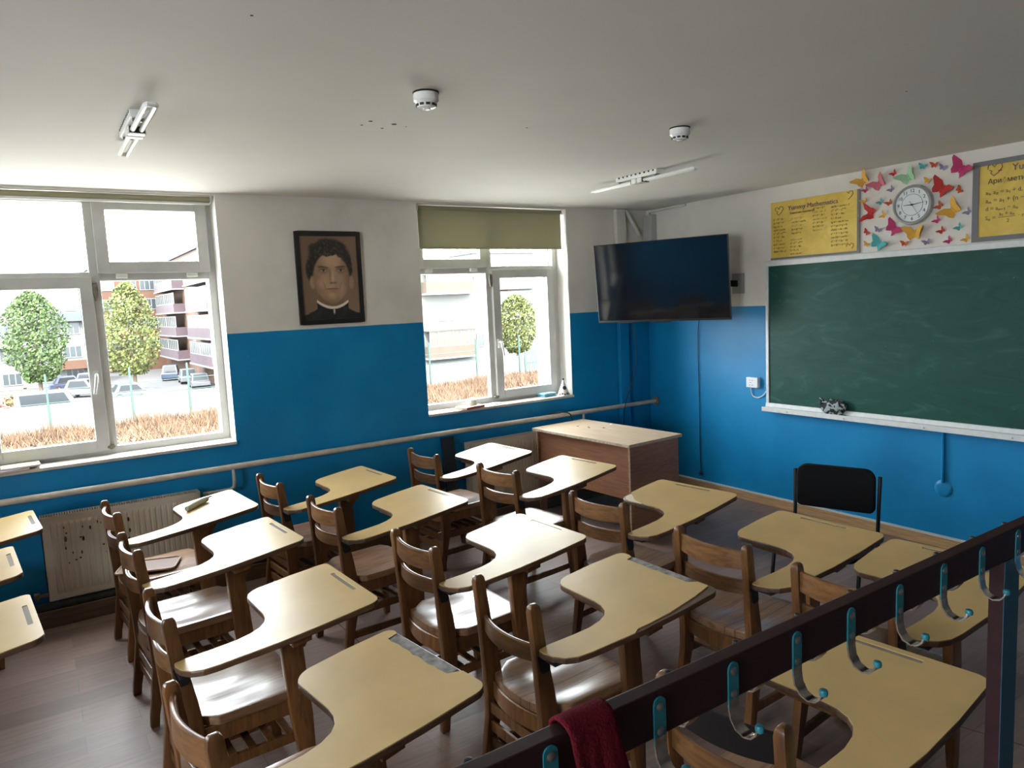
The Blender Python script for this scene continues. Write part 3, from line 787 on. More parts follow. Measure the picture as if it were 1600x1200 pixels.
for i, (x, y, a, l) in enumerate([(-1.30, -.43, .4, .028), (-1.28, -.56, 1.3, .034), (-1.20, -.66, -.5, .022), (-1.06, -.60, .9, .03), (-1.09, -.63, 2., .02)]):
    b = MB(); b.tube([(-l / 2, 0, 0), (l / 2, 0, 0)], .0055, 8)
    o = b.build('chalk_piece', M['chalk'] if i != 1 else plain('brown_chalk', (.25, .13, .08), .9)); o.location = (x, y, .7558); o.rotation_euler = (0, 0, a)
    tag(o, ['white chalk stub nearest the left end of the teacher\'s desk top', 'brown chalk stick among the white stubs on the teacher\'s desk', 'thick white chalk stub in front of the brown stick on the desk',
            'white chalk piece farthest back on the teacher\'s desk top', 'tiny chalk crumb touching distance from the farthest white chalk piece'][i], 'chalk', 'chalk pieces on the desk')

# television on its swivel arm
tv = empty('television', (-.597, -.761, 1.982), 0, 'large black flat television hung tilted across the corner of the room', 'television')
yaw, tilt = -2.741, .095
n_ = Vector((math.cos(yaw) * math.cos(tilt), math.sin(yaw) * math.cos(tilt), -math.sin(tilt))); r_ = Vector((0, 0, 1)).cross(n_).normalized(); u_ = n_.cross(r_)
TVM = Matrix((r_, u_, n_)).transposed().to_4x4()     # local x right, y up, z towards the class
b = MB(); b.box(-.615, .615, -.354, .354, -.022, 0); b.box(-.45, .45, -.30, .12, -.055, -.022); b.build('cabinet', M['black_plastic'], tv, bevel=.003, M4=TVM)
b = MB(); b.box(-.607, .607, -.335, .348, 0, .0012); b.build('screen', M['screen'], tv, M4=TVM)
b = MB(); b.box(-.08, .08, -.362, -.352, -.012, .004); b.build('logo_bar', M['black_plastic'], tv, bevel=.002, M4=TVM)
b = MB(); b.box(-.42, -.28, -.360, -.353, -.012, .002); b.build('foot_socket', M['black_plastic'], tv, M4=TVM)
b = MB(); b.box(-.20, .20, -.2, .2, -.075, -.055); b.build('mount_plate', M['black_metal'], tv, bevel=.003, M4=TVM)
P0 = TVM @ Vector((0, 0, -.075)); W0 = Vector((-.012, -1.13, 1.93)) - Vector((-.597, -.761, 1.982)); mid = Vector((.42, .02, -.03))
for A, B_ in ((P0, mid), (mid, W0)):
    b = MB(); d = (B_ - A).normalized(); sd = d.cross(Vector((0, 0, 1))).normalized() * .012; up = Vector((0, 0, .028))
    b.hexa([A - sd - up, A + sd - up, B_ + sd - up, B_ - sd - up, A - sd + up, A + sd + up, B_ + sd + up, B_ - sd + up]); b.build('swivel_arm', M['black_metal'], tv, bevel=.003)
b = MB(); b.box(.577, .597, -.43, -.31, -.14, .035)
for k in range(4): b.lathe([(0, 0), (.010, 0), (.008, .006), (0, .006)], 10, (.571, -.34 - .018 * (k % 2), -.12 + .042 * k), 'x')
b.build('wall_plate', plain('wall_plate_grey', (.33, .33, .32), .5), tv, bevel=.003)

def cable(name, pts, r, mat, label, cat='cable', plug=None):
    # smooth the polyline
    P = [Vector(p) for p in pts]
    for _ in range(2):
        Q = [P[0]]
        for a, c in zip(P, P[1:]): Q += [a * .75 + c * .25, a * .25 + c * .75]
        P = Q + [P[-1]]
    b = MB(); b.tube(P, r, 6); o = b.build(name, mat, smooth=True); tag(o, label, cat)
    return o
cable('power_cable', [(-.60, -.42, 1.66), (-.50, -.30, 1.62), (-.40, -.26, 1.3), (-.42, -.20, 1.05), (-.47, -.14, .85), (-.46, -.10, .70), (-.46, -.09, .45), (-.46, -.12, .20), (-.46, -.24, .01), (-.50, -.40, .006)], .004, M['cable'], 'thin black cable hanging from the television down behind the teacher\'s desk')
c2 = cable('hanging_cable', [(-.16, -.80, 1.68), (-.05, -.72, 1.63), (-.012, -.662, 1.55), (-.012, -.657, 1.2), (-.012, -.667, .9), (-.012, -.662, .45), (-.012, -.668, .175)], .004, M['cable'], 'black television cable hanging straight down the blue front wall with a plug')
b = MB(); b.lathe([(0, .185), (.006, .18), (.013, .162), (.018, .148), (.018, .142), (0, .142)], 12, (-.019, -.668, 0)); b.build('plug', M['cable'], c2, smooth=True)
cable('loose_cable', [(-1.36, -.075, .829), (-1.28, -.088, .833), (-1.20, -.105, .834), (-1.15, -.135, .82), (-1.12, -.135, .76), (-1.10, -.130, .65)], .006, M['cable'], 'short thick black cable looped over the heating pipe behind the desk')

# wall duct in the corner + cable runs
b = MB(); b.box(-.075, -.0005, -.145, -.03, 1.75, 2.645); tag(b.build('wall_duct', plain('duct_grey', (.40, .40, .38), .5), bevel=.006), 'grey vertical cable duct in the corner above the television', 'duct')
b = MB(); b.tube([(-.30, -.03, 2.695), (-.17, -.03, 2.52), (-.13, -.03, 2.46)], .016, 10); tag(b.build('slanting_pipe', M['reveal'], smooth=True), 'thin white pipe slanting down from the ceiling beside the corner duct', 'pipe')
b = MB(); b.tube([(-.05, -.09, 2.645), (-.045, -.10, 2.675), (-.03, -.25, 2.682), (-.03, -.55, 2.684)], .014, 8); tag(b.build('ceiling_cable', M['reveal'], smooth=True), 'white cable bundle leaving the duct top along the ceiling edge', 'cable')

# black stacking chair facing the class
bc = empty('padded_chair', (-1.406, -2.954, 0), 3.464, 'black padded metal-framed chair facing the class in front of the chalkboard', 'chair')
# local x forwards (seat direction), backrest at x = 0
o = round_poly([(.215, .60 - .02, .035), (.215, .83, .06), (-.215, .83, .06), (-.215, .58, .035)], 6)
b = MB(); rings = []
for q, dx in ((.96, -.016), (1, -.010), (1, .010), (.96, .018)):
    rings.append([(dx - .05 * (z - .58) + .018 * (abs(y) / .215) ** 2, y * q, .705 + (z - .705) * q) for y, z in o])
b.loft(rings); b.build('backrest', M['black_cloth'], bc, smooth=True)
o = round_poly([(.47, .21, .05), (.47, -.21, .05), (.06, -.20, .04), (.06, .20, .04)], 6)
b = MB(); b.loft([[(.26 + (x - .26) * q, y * q, z) for x, y in o] for q, z in ((.97, .422), (1, .43), (1, .455), (.95, .468))]); b.build('seat', M['black_cloth'], bc, smooth=True)
for s in (1, -1):
    b = MB(); b.tube([(-.055, s * .225, .012), (.0, s * .228, .30), (.012, s * .228, .46), (.0, s * .228, .56), (-.018, s * .232, .79)], .011, 10); b.build('rear_leg', M['black_metal'], bc, smooth=True)
    b = MB(); b.tube([(.47, s * .222, .012), (.43, s * .222, .30), (.40, s * .222, .415), (.36, s * .222, .425), (.012, s * .228, .425)], .011, 10); b.build('front_leg', M['black_metal'], bc, smooth=True)
    b = MB(); b.tube([(.07, s * .222, .415), (.40, s * .21, .418)], .010, 8); b.build('seat_rail', M['black_metal'], bc)
    for x in (-.055, .47):
        b = MB(); b.lathe([(0, 0), (.016, 0), (.015, .03), (0, .03)], 12, (x, s * .2235, 0)); b.build('foot_cap', M['rubber'], bc, smooth=True)

# ------------------------------------------------------------------ chalkboard wall
Y0, Y1, Z0, Z1 = -1.432, -5.10, .845, 2.10
cb = empty('chalkboard', (-.0005, -3.2, Z0), 0, 'long green chalkboard with white metal frame on the front wall', 'chalkboard')
L2 = (Y0 - Y1) / 2; yc = (Y0 + Y1) / 2
cb.location = (-.0005, yc, Z0); h = Z1 - Z0
b = MB(); b.box(-.022, 0, -L2 + .02, L2 - .02, .03, h - .02); b.build('writing_surface', M['board'], cb)
b = MB(); b.box(-.036, -.001, -L2, L2, h - .045, h); b.build('top_rail', M['alu'], cb, bevel=.006)
for s in (1, -1):
    b = MB(); b.box(-.034, -.001, s * L2 - .014 - .012 * s, s * L2 + .014 - .012 * s, .04, h - .04); b.build('side_rail', M['alu'], cb, bevel=.005)
b = MB(); b.prism([(0, .062), (-.034, .062), (-.040, .030), (-.085, .022), (-.088, .034), (-.092, .034), (-.092, -.004), (-.080, -.008), (0, -.008)], lambda x, z: (x, -L2 - .004, z), lambda x, z: (x, L2 + .004, z)); b.build('chalk_tray', M['alu'], cb, bevel=.002)
for y in (L2 - .25, L2 - .75, L2 - 1.35, L2 - 1.9):
    b = MB(); b.lathe([(0, 0), (.006, 0), (.005, .003), (0, .003)], 8, (-.096, y, .012), 'x'); b.build('screw', M['screw'], cb)
# striped cloth lying on the tray
b = MB()
def crumple(u, v):
    a = 2 * PI * u; e = PI * (v - .5)
    r = 1 + .34 * noise.noise(Vector((3.1 * math.cos(a) * math.cos(e), 3.1 * math.sin(a) * math.cos(e), 3.1 * math.sin(e)))) + .12 * noise.noise(Vector((9 * math.cos(a), 9 * math.sin(a), 8 * e)))
    return (.022 * math.cos(a) * math.cos(e) * r, .105 * math.sin(a) * math.cos(e) * r, .058 * math.sin(e) * r)
b.grid(40, 20, crumple); b.tube([(0, .085, .02), (.0, .10, .055), (-.005, .112, .075)], [.02, .014, .003], 8)
o = b.build('striped_cloth', M['zebra'], smooth='all'); o.location = (-.0615, -2.07, .930)
tag(o, 'crumpled black and white striped cloth lying on the chalk tray', 'cloth')

# socket with cord, conduit
so_ = empty('wall_socket', (-.0005, -1.288, 1.025), 0, 'white square socket box with four-hole faces on the blue front wall', 'socket')
b = MB(); b.box(-.040, 0, -.060, .060, 0, .09); b.build('box', plain('socket_white', (.74, .75, .78), .35), so_, bevel=.006)
b = MB()
for y, z in ((.022, .065), (-.006, .065), (.012, .045), (.022, .022), (-.006, .022)): b.box(-.0415, -.0398, y - .006, y + .006, z - .002, z + .002)
b.build('contact_holes', M['ink'], so_)
cable('socket_cord', [(-.02, -1.26, 1.03), (-.012, -1.258, .99), (-.012, -1.275, .945), (-.012, -1.33, .935), (-.012, -1.38, .955), (-.010, -1.414, 1.0)], .005, M['white_cable'], 'white cord looping from the socket box to the chalkboard edge')
b = MB(); b.tube([(-.012, -2.87, .838), (-.012, -2.875, .47)], .011, 10); cn = b.build('wall_conduit', M['wall'], smooth=True); tag(cn, 'blue-painted conduit running down from the chalkboard to a round box', 'conduit')
b = MB(); b.lathe([(0, -.012), (.035, -.0115), (.054, -.008), (.062, -.001), (0, -.001)], 20, (0, -2.876, .425), 'x'); b.build('junction_box', M['wall'], cn, smooth=True)

# posters
def poster(y0, y1, z0, z1, label, borders, texts):
    r = empty('math_poster', (-.001, y0, z0), 0, label, 'poster'); W = y0 - y1; hh = z1 - z0
    b = MB()
    def f(u, v): return (-.004 - .004 * (noise.noise(Vector((u * 5, v * 4, y0))) + .5), -u * W, v * hh)
    b.grid(40, 24, f); b.build('sheet', M['paper'], r, smooth='all', fix=False)
    for (a0, b0, a1, b1) in borders:
        b = MB(); b.box(-.0125, -.0095, -a1 * W, -a0 * W, b0 * hh, b1 * hh); b.build('tape_strip', M['tape'], r)
    for (nm, body, size, mat, u, v, ext, rot) in texts:
        lettering(nm, body, size, M[mat], r, (-.0098, -u * W, v * hh), rot=rot)
    return r, W, hh
def squiggle(r, u, v, W, hh, s, mat, pts):
    b = MB(); b.tube([(-.0105, -(u * W + x * s), v * hh + y * s) for x, y in pts], .0022, 5); b.build('emblem', M[mat], r)
HEART = [(-.9, .25), (-.85, .75), (-.4, .85), (-.05, .45), (.3, .95), (.85, .85), (.95, .3), (.5, -.3), (-.1, -.75), (-.55, -.35), (-.35, -.05), (-.7, .1)]
T1 = [('title', 'Yummy Mathematics', .052, 'ink_violet', .21, .865, 0, 0), ('subtitle', 'Томьёоны хураангуй', .022, 'ink_violet', .23, .775, 0, 0)]
rd = random.Random(11)
FORM = ['a² − b² = (a − b)(a + b)', '(a + b)² = a² + 2ab + b²', 'log a b = c', 'sin²α + cos²α = 1', 'aⁿ · aᵐ = aⁿ⁺ᵐ', 'D = b² − 4ac', 'S = ½ a h', 'tg α = sin α / cos α', 'x² + px + q = 0', '√(ab) = √a · √b', 'a³ + b³ = (a + b)(a² − ab + b²)', 'cos 2α = cos²α − sin²α']
k = 0
for (u, v0, v1, size, dv) in ((.035, .70, .10, .020, .062), (.255, .68, .42, .020, .062), (.24, .32, .08, .019, .06), (.50, .80, .40, .019, .06), (.70, .78, .10, .021, .062)):
    v = v0
    while v > v1:
        T1.append(('formula', FORM[k % len(FORM)][:14 if u < .6 else 17], size, 'ink_grey' if rd.random() < .15 else 'ink_soft', u, v, 0, 0)); v -= dv; k += 1
p1, W1, H1 = poster(-1.470, -2.250, 2.106, 2.572, 'creased yellow mathematics poster left of the clock with dense small formulas', [(.972, 0, 1, 1.0), (0, 0, .972, .035)], T1)
squiggle(p1, .105, .835, W1, H1, .040, 'ink_violet', HEART); squiggle(p1, .885, .92, W1, H1, .035, 'ink_violet', HEART[2:9]); squiggle(p1, .90, .10, W1, H1, .030, 'ink_red', HEART[:8])
T2 = [('title', 'Yummy Mathematics', .060, 'ink_violet', .29, .87, 0, 0), ('heading', 'Арифметик прогресс', .043, 'ink', .115, .735, 0, 0),
      ('formula', 'a₁, a₂ = a₁ + d, a₃ = a₂ + d, ...', .036, 'ink_soft', .10, .60, 0, 0), ('formula', 'aₙ = a₁ + (n − 1)d', .040, 'ink_soft', .10, .50, 0, 0),
      ('formula', 'd = aₙ₊₁ − aₙ', .036, 'ink_soft', .10, .40, 0, 0), ('formula', 'Sₙ =', .036, 'ink_soft', .10, .285, 0, 0), ('formula', 'a₁ + aₙ', .032, 'ink_soft', .205, .325, 0, 0), ('formula', '2', .032, 'ink_soft', .26, .235, 0, 0),
      ('formula', '· n =', .034, 'ink_soft', .345, .285, 0, 0), ('formula', '2a₁ + (n − 1)d', .036, 'ink_soft', .45, .34, 0, 0), ('formula', '2', .032, 'ink_soft', .60, .235, 0, 0)]
p2, W2, H2 = poster(-3.022, -3.80, 2.108, 2.616, 'yellow arithmetic progression poster with grey taped border right of the clock', [(0, 0, .05, 1), (.95, 0, 1, 1), (.05, 0, .95, .06), (.05, .94, .95, 1)], T2)
b = MB(); b.box(-.0118, -.0104, -.325 * W2, -.20 * W2, .281 * H2, .287 * H2); b.build('fraction_bar', M['ink_soft'], p2)
b = MB(); b.box(-.0118, -.0104, -.75 * W2, -.44 * W2, .281 * H2, .287 * H2); b.build('fraction_bar', M['ink_soft'], p2)
squiggle(p2, .165, .87, W2, H2, .045, 'ink_violet', HEART)
b = MB(); b.prism(round_poly([(.20, .835, .015), (.225, .87, .005), (.185, .865, .01)]), lambda u, v: (-.0104, -u * W2, v * H2), lambda u, v: (-.012, -u * W2, v * H2)); b.build('emblem_petal', M['ink_red'], p2)

# clock
ck = empty('wall_clock', (-.001, -2.640, 2.403), 0, 'round white wall clock with grey rim above the chalkboard, showing quarter past nine', 'clock')
b = MB(); b.lathe([(0, 0), (-.0, 0), (.136, 0), (.138, -.012), (.132, -.034), (.122, -.040), (.117, -.036), (.115, -.024)], 48, (0, 0, 0), 'x')
b.build('case', M['clock_case'], ck, smooth=True)
b = MB(); b.lathe([(.1165, -.022), (.1165, -.0245), (0, -.0245)], 48, (0, 0, 0), 'x'); df = b.build('dial', M['clock_face'], ck)
b = MB(); R1 = .073; b.tube([(-.0255, R1 * math.cos(t), R1 * math.sin(t)) for t in [i * PI / 24 for i in range(48)]], .0011, 5, closed=True); b.build('dial_ring', M['ink'], df)
for nmb in range(1, 13):
    a = nmb * PI / 6
    lettering('numeral', str(nmb), .034, M['ink'], df, (-.0252, -.095 * math.sin(a), .095 * math.cos(a)), align='CENTER')
def hand(nm, ang, l0, l1, w0, w1, x, mat='ink'):
    b = MB(); d = (math.sin(ang), math.cos(ang)); n = (d[1], -d[0])
    P = [(d[0] * l + n[0] * ww * s, d[1] * l + n[1] * ww * s) for l, ww, s in ((-l0, w0, 1), (-l0, w0, -1), (l1, w1, -1), (l1, w1, 1))]
    b.prism(P, lambda u, v: (x, -u, v), lambda u, v: (x - .0012, -u, v)); b.build(nm, M[mat], ck)
hand('hour_hand', math.radians(271), .012, .060, .0035, .0012, -.027); hand('minute_hand', math.radians(84), .012, .085, .003, .001, -.0285); hand('second_hand', math.radians(148), .03, .075, .0010, .0006, -.030)
b = MB(); b.lathe([(.006, -.0255), (.006, -.032), (0, -.033)], 12, (0, 0, 0), 'x'); b.build('hub', M['ink'], ck)

# folded-paper butterflies around the clock
BC = {'yellow': (.72, .40, .06), 'magenta': (.50, .045, .16), 'pink': (.62, .17, .22), 'red': (.50, .035, .035), 'lavender': (.28, .24, .38), 'green': (.36, .58, .36), 'teal': (.10, .42, .42), 'orange': (.56, .10, .03)}
BM = {k: plain('paper_' + k, c, .75, var=.08, scale=50) for k, c in BC.items()}
BF = [(-2.272, 2.628, 'yellow', 2, -35, 'large yellow paper butterfly at the upper left, above the corner of the left poster'), (-2.293, 2.555, 'magenta', 1, -30, 'small magenta paper butterfly next to the left poster\'s top corner'),
 (-2.395, 2.587, 'pink', 2, -35, 'large pale pink paper butterfly up and left of the clock'), (-2.500, 2.640, 'red', 1, -35, 'small red paper butterfly at the top left near the ceiling'),
 (-2.483, 2.532, 'lavender', 1, -40, 'small lavender paper butterfly between the pink one and the clock'), (-2.603, 2.600, 'green', 2.1, -30, 'large light green paper butterfly right above the clock'),
 (-2.701, 2.652, 'teal', 1.1, 20, 'small teal paper butterfly near the ceiling, right of the green one'), (-2.777, 2.648, 'orange', 1.1, 10, 'small orange paper butterfly near the ceiling beside the teal one'),
 (-2.833, 2.622, 'lavender', 1.1, 25, 'small lavender paper butterfly near the ceiling left of the big magenta one'), (-2.949, 2.593, 'magenta', 2.3, 40, 'large magenta paper butterfly at the upper right beside the right poster'),
 (-2.735, 2.552, 'yellow', 1.1, 20, 'small yellow paper butterfly tucked against the left wing of the big red one'), (-2.830, 2.485, 'red', 2.3, 40, 'large red paper butterfly at the clock\'s upper right'),
 (-2.939, 2.458, 'orange', 1.1, 60, 'small orange paper butterfly right of the large red one, toward the right poster'), (-2.280, 2.477, 'yellow', 1, -20, 'small yellow paper butterfly beside the middle of the left poster\'s edge'),
 (-2.406, 2.453, 'teal', 1, -35, 'small teal paper butterfly left of the clock, level with its top'), (-2.469, 2.439, 'orange', 1.05, -25, 'small orange paper butterfly touching distance left of the clock\'s ten'),
 (-2.327, 2.384, 'red', 2, -75, 'large red paper butterfly between the left poster and the clock'), (-2.429, 2.359, 'yellow', 1.1, -60, 'small yellow paper butterfly between the big red one and the clock'),
 (-2.816, 2.372, 'orange', 1.2, -50, 'small orange-red paper butterfly just right of the clock\'s four'), (-2.902, 2.335, 'yellow', 2.2, -45, 'large yellow paper butterfly right of the clock'),
 (-2.998, 2.311, 'lavender', 1.1, -45, 'small lavender paper butterfly touching the left edge of the right poster'), (-2.804, 2.279, 'magenta', 1.1, -45, 'small magenta paper butterfly at the clock\'s lower right'),
 (-2.505, 2.254, 'magenta', 2, 50, 'large magenta paper butterfly below the clock on its left'), (-2.302, 2.249, 'red', 1.1, 50, 'small red paper butterfly low beside the left poster'),
 (-2.389, 2.258, 'lavender', 1.1, 25, 'small lavender paper butterfly low, left of the large magenta one'), (-2.656, 2.206, 'yellow', 2.1, 0, 'large yellow paper butterfly right under the clock'),
 (-2.833, 2.205, 'red', 1.1, -40, 'small red paper butterfly low right of the clock, above the magenta one'), (-2.944, 2.216, 'teal', 1.1, -40, 'small teal paper butterfly low at right, near the right poster'),
 (-2.303, 2.162, 'yellow', 1, 30, 'small yellow paper butterfly above the chalkboard by the left poster\'s bottom corner'), (-2.397, 2.156, 'teal', 2, 40, 'large teal paper butterfly just above the chalkboard frame'),
 (-2.583, 2.142, 'orange', 1.1, 10, 'small orange paper butterfly just above the chalkboard, right of the teal one'), (-2.736, 2.137, 'lavender', 1.1, -10, 'small lavender paper butterfly just above the chalkboard, right of the low yellow one'),
 (-2.881, 2.135, 'magenta', 1.1, -45, 'small magenta paper butterfly just above the chalkboard at right'), (-2.991, 2.136, 'yellow', 1.1, -45, 'small yellow paper butterfly just above the chalkboard by the right poster\'s corner')]
WING = [(0, .16), (.35, .52), (1.0, .62), (.98, .40), (.62, -.02), (.60, -.30), (.42, -.55), (.16, -.38), (0, -.18)]
for (y, z, colr, sz, ang, lab) in BF:
    s = .030 * (sz * 1.32 if sz >= 2 else sz); fold = .62
    r = empty('paper_butterfly', (-.0012, y, z), 0, lab, 'paper butterfly', 'paper butterflies around the clock')
    r.rotation_euler = (math.radians(ang), 0, 0)
    for sg in (1, -1):
        b = MB()
        f0 = lambda u, v: (-.003 - abs(u) * s * fold - .10 * s * math.sin(3 * u) * v, -sg * u * s * .86, v * s)
        f1 = lambda u, v: (-.0036 - abs(u) * s * fold - .10 * s * math.sin(3 * u) * v, -sg * u * s * .86, v * s)
        b.prism(WING, f0, f1); b.build('wing', BM[colr], r)
    b = MB(); b.tube([(-.004, 0, .30 * s), (-.006, 0, .1 * s), (-.006, 0, -.2 * s), (-.004, 0, -.34 * s)], [.04 * s, .075 * s, .07 * s, .03 * s], 6); b.build('body', BM[colr], r)

# ------------------------------------------------------------------ framed portrait (generic sitter)
PX0, PX1, PZ0, PZ1 = -3.544, -3.036, 1.762, 2.449
fr = empty('framed_portrait', ((PX0 + PX1) / 2, -.0005, PZ0), 0, 'black-framed sepia portrait of a dark-haired man in black with white collar between the windows', 'picture')
fr.rotation_euler = (math.radians(.9), 0, 0)
pw, ph = (PX1 - PX0) / 2, PZ1 - PZ0
b = MB(); frame_ring(b, -pw, pw, 0, ph, .034, -.024, -.001); b.build('frame', M['frame_black'], fr, bevel=.004)
def lerp(a, c, t): return tuple(x + (y - x) * t for x, y in zip(a, c))
def sm(e0, e1, x): t = min(1, max(0, (x - e0) / (e1 - e0))); return t * t * (3 - 2 * t)
def ell(u, v, cu, cv, ru, rv, soft=.15, rot=0.):
    du, dv = u - cu, (v - cv) * 1.36; c, s = math.cos(rot), math.sin(rot)
    x, y = (du * c + dv * s) / ru, (-du * s + dv * c) / (rv * 1.36)
    return 1 - sm(1 - soft, 1 + soft, math.hypot(x, y))
def paint(u, v):      # v measured downwards
    n1 = noise.noise(Vector((u * 9, v * 12, 1.))); n2 = noise.noise(Vector((u * 24, v * 30, 4.)))
    c = lerp((.15, .095, .06), (.215, .14, .09), sm(0, 1, u * .5 + v * .4))
    hair = (.022, .018, .015); skin = (.42, .27, .165); shad = (.17, .10, .06)
    wig = .020 * n1 + .012 * n2
    # hair mass behind the head
    m = max(ell(u + wig, v + wig, .50, .235, .355, .20, .10), ell(u + wig, v, .175, .40, .085, .13, .25), ell(u + wig, v, .835, .36, .07, .15, .2))
    c = lerp(c, lerp(hair, (.075, .058, .045), max(0, n2) * .9), m)
    # ears
    for cu, cv in ((.195, .55), (.868, .56)): c = lerp(c, lerp(shad, skin, .55), ell(u, v, cu, cv, .045, .075, .25))
    # neck
    nk = (1 - sm(.20, .23, abs(u - .50))) * sm(.68, .72, v) * (1 - sm(.90, .93, v)); c = lerp(c, shad, nk)
    # face
    f = ell(u, v, .525, .505, .315 - .13 * max(0, v - .56), .300, .05)
    lt = lerp(lerp(skin, shad, .70), skin, sm(.22, .50, u)); lt = lerp(lt, shad, .80 * sm(.64, .84, u)); lt = lerp(lt, shad, .6 * sm(.66, .80, v)); lt = lerp(lt, shad, .25 + .25 * n1)
    lt = lerp(lt, (.50, .34, .215), .5 * ell(u, v, .53, .27, .16, .08, .6)); lt = lerp(lt, (.46, .30, .19), .5 * ell(u, v, .36, .56, .08, .06, .7))
    c = lerp(c, lt, f)
    # curls over the forehead
    fore = ell(u + wig * 1.5, v + wig, .50, .145, .31, .085, .14); c = lerp(c, lerp(hair, (.09, .07, .055), max(0, n2)), fore)
    for cu, cv, r in ((.33, .20, .07), (.45, .21, .06), (.58, .20, .06), (.70, .225, .06), (.77, .28, .05)):
        c = lerp(c, lerp(hair, (.085, .065, .05), max(0, n2 + .2)), ell(u + wig, v + wig, cu, cv, r, .035, .3))
    # brows, eyes
    for cu, rot in ((.385, .10), (.685, -.06)):
        c = lerp(c, hair, .85 * ell(u, v, cu, .372 + .10 * (u - cu) ** 2, .092, .013, .4, rot))
        c = lerp(c, shad, .9 * ell(u, v, cu + .005, .408, .088, .034, .6))
        c = lerp(c, (.40, .31, .24), .6 * ell(u, v, cu + .005, .414, .052, .011, .3))
        c = lerp(c, (.02, .015, .012), ell(u, v, cu + .008, .412, .019, .013, .25))
        c = lerp(c, (.05, .03, .02), .8 * ell(u, v, cu + .005, .400, .060, .006, .5))
        c = lerp(c, shad, .4 * ell(u, v, cu, .452, .06, .010, .6))
    # nose
    c = lerp(c, shad, .55 * ell(u, v, .500, .48, .014, .085, .7)); c = lerp(c, (.50, .34, .21), .6 * ell(u, v, .550, .49, .018, .075, .7))
    c = lerp(c, shad, .7 * ell(u, v, .548, .560, .062, .013, .5)); c = lerp(c, (.05, .028, .018), .8 * (ell(u, v, .515, .563, .018, .007, .4) + ell(u, v, .588, .562, .016, .007, .4)))
    # cheeks folds, mouth, chin
    c = lerp(c, shad, .55 * ell(u, v, .400, .60, .010, .055, .7, -.35)); c = lerp(c, shad, .55 * ell(u, v, .675, .595, .010, .055, .7, .35))
    c = lerp(c, (.23, .115, .08), .75 * ell(u, v, .530, .636, .105, .017, .4)); c = lerp(c, (.06, .03, .02), .85 * ell(u, v, .530, .630, .115, .0045, .5, -.03))
    c = lerp(c, shad, .5 * ell(u, v, .53, .668, .07, .010, .6)); c = lerp(c, (.44, .29, .18), .35 * ell(u, v, .52, .725, .07, .03, .7))
    # cassock and collar
    sh = .955 - .155 * math.exp(-((u - .5) / .27) ** 2) - .05 * (1 - abs(u - .5) * 1.3)
    sh = min(sh, .845 + .20 * abs(u - .53)) if abs(u - .52) > .26 else .80 + .05 * abs(u - .52)
    ca = sm(sh - .004, sh + .006, v + .01 * n1)
    col = (1 - sm(.265, .28, abs(u - .52)))
    arc = .868 - 1.05 * (u - .53) ** 2
    body = sm(arc, arc + .008, v) if abs(u - .52) < .275 else ca
    c = lerp(c, lerp((.017, .017, .017), (.045, .042, .036), max(0, n1) * .6), body)
    cl = col * sm(arc - .030, arc - .024, v) * (1 - sm(arc + .002, arc + .008, v)); c = lerp(c, (.62, .53, .43), cl)
    c = lerp(c, (.55, .47, .38), .8 * ell(u, v, .535, .90, .014, .035, .3))
    c = lerp(c, (.006, .006, .006), .8 * (1 - sm(.004, .008, abs(u - .545 - .04 * (v - .9)))) * sm(.92, .93, v))
    return c
NU, NV = 100, 136
b = MB(); b.grid(NU, NV, lambda u, v: (-pw + .03 + u * (2 * pw - .06), -.012, .03 + v * (ph - .06)))
po = b.build('printed_picture', M['print'], fr, fix=False)
me = po.data; ca = me.color_attributes.new('Col', 'FLOAT_COLOR', 'POINT')
for i, vtx in enumerate(me.vertices):
    u = (vtx.co.x + pw - .03) / (2 * pw - .06); v = 1 - (vtx.co.z - .03) / (ph - .06)
    ca.data[i].color = (*(1.2 * q for q in paint(u, v)), 1)

# ------------------------------------------------------------------ ceiling fittings
def ceiling_lamp(x, y, dy, label):
    r = empty('ceiling_lamp', (x, y, H - .0005), 0, label, 'ceiling light', 'twin tube ceiling lights')
    b = MB(); b.box(-.04, .04, -.20, .20, -.032, 0); b.build('base_box', M['lamp_white'], r, bevel=.004)
    b = MB()
    for i in range(9): b.box(-.0415, -.0395, -.18 + i * .042, -.165 + i * .042, -.012, -.002)
    b.build('vent_slots', M['soot'], r)
    for s in (1, -1):
        b = MB(); b.box(-.035, .035, s * .03 - .022, s * .03 + .022, -.066, -.032); hd = b.build('lamp_holder', M['lamp_white'], r, bevel=.006)
        b = MB(); b.box(-.030, .030, s * .056 - .004, s * .056 + .004, -.064, -.036); b.build('socket_collar', M['black_plastic'], hd)
        b = MB(); y0, y1 = s * .05, s * (.05 + dy)
        b.tube([(-.017, y0, -.050), (-.017, y1, -.050), (-.012, y1 + s * .012, -.050), (.012, y1 + s * .012, -.050), (.017, y1, -.050), (.017, y0, -.050)], .0105, 10)
        b.build('tube', M['lamp_white'], r, smooth=True)
        b = MB(); b.box(-.03, .03, s * .175 - .004, s * .175 + .004, -.045, -.030); b.build('tube_clip', M['screw'], r)
    return r
ceiling_lamp(-4.755, -1.86, .42, 'twin-tube ceiling light above the left rows, seen end on')
ceiling_lamp(-1.60, -1.60, .44, 'slim twin-tube ceiling light in front of the television, seen from the side')
ceiling_lamp(-1.21, -4.30, .44, 'twin-tube ceiling light at the right edge of the ceiling, mostly out of frame')
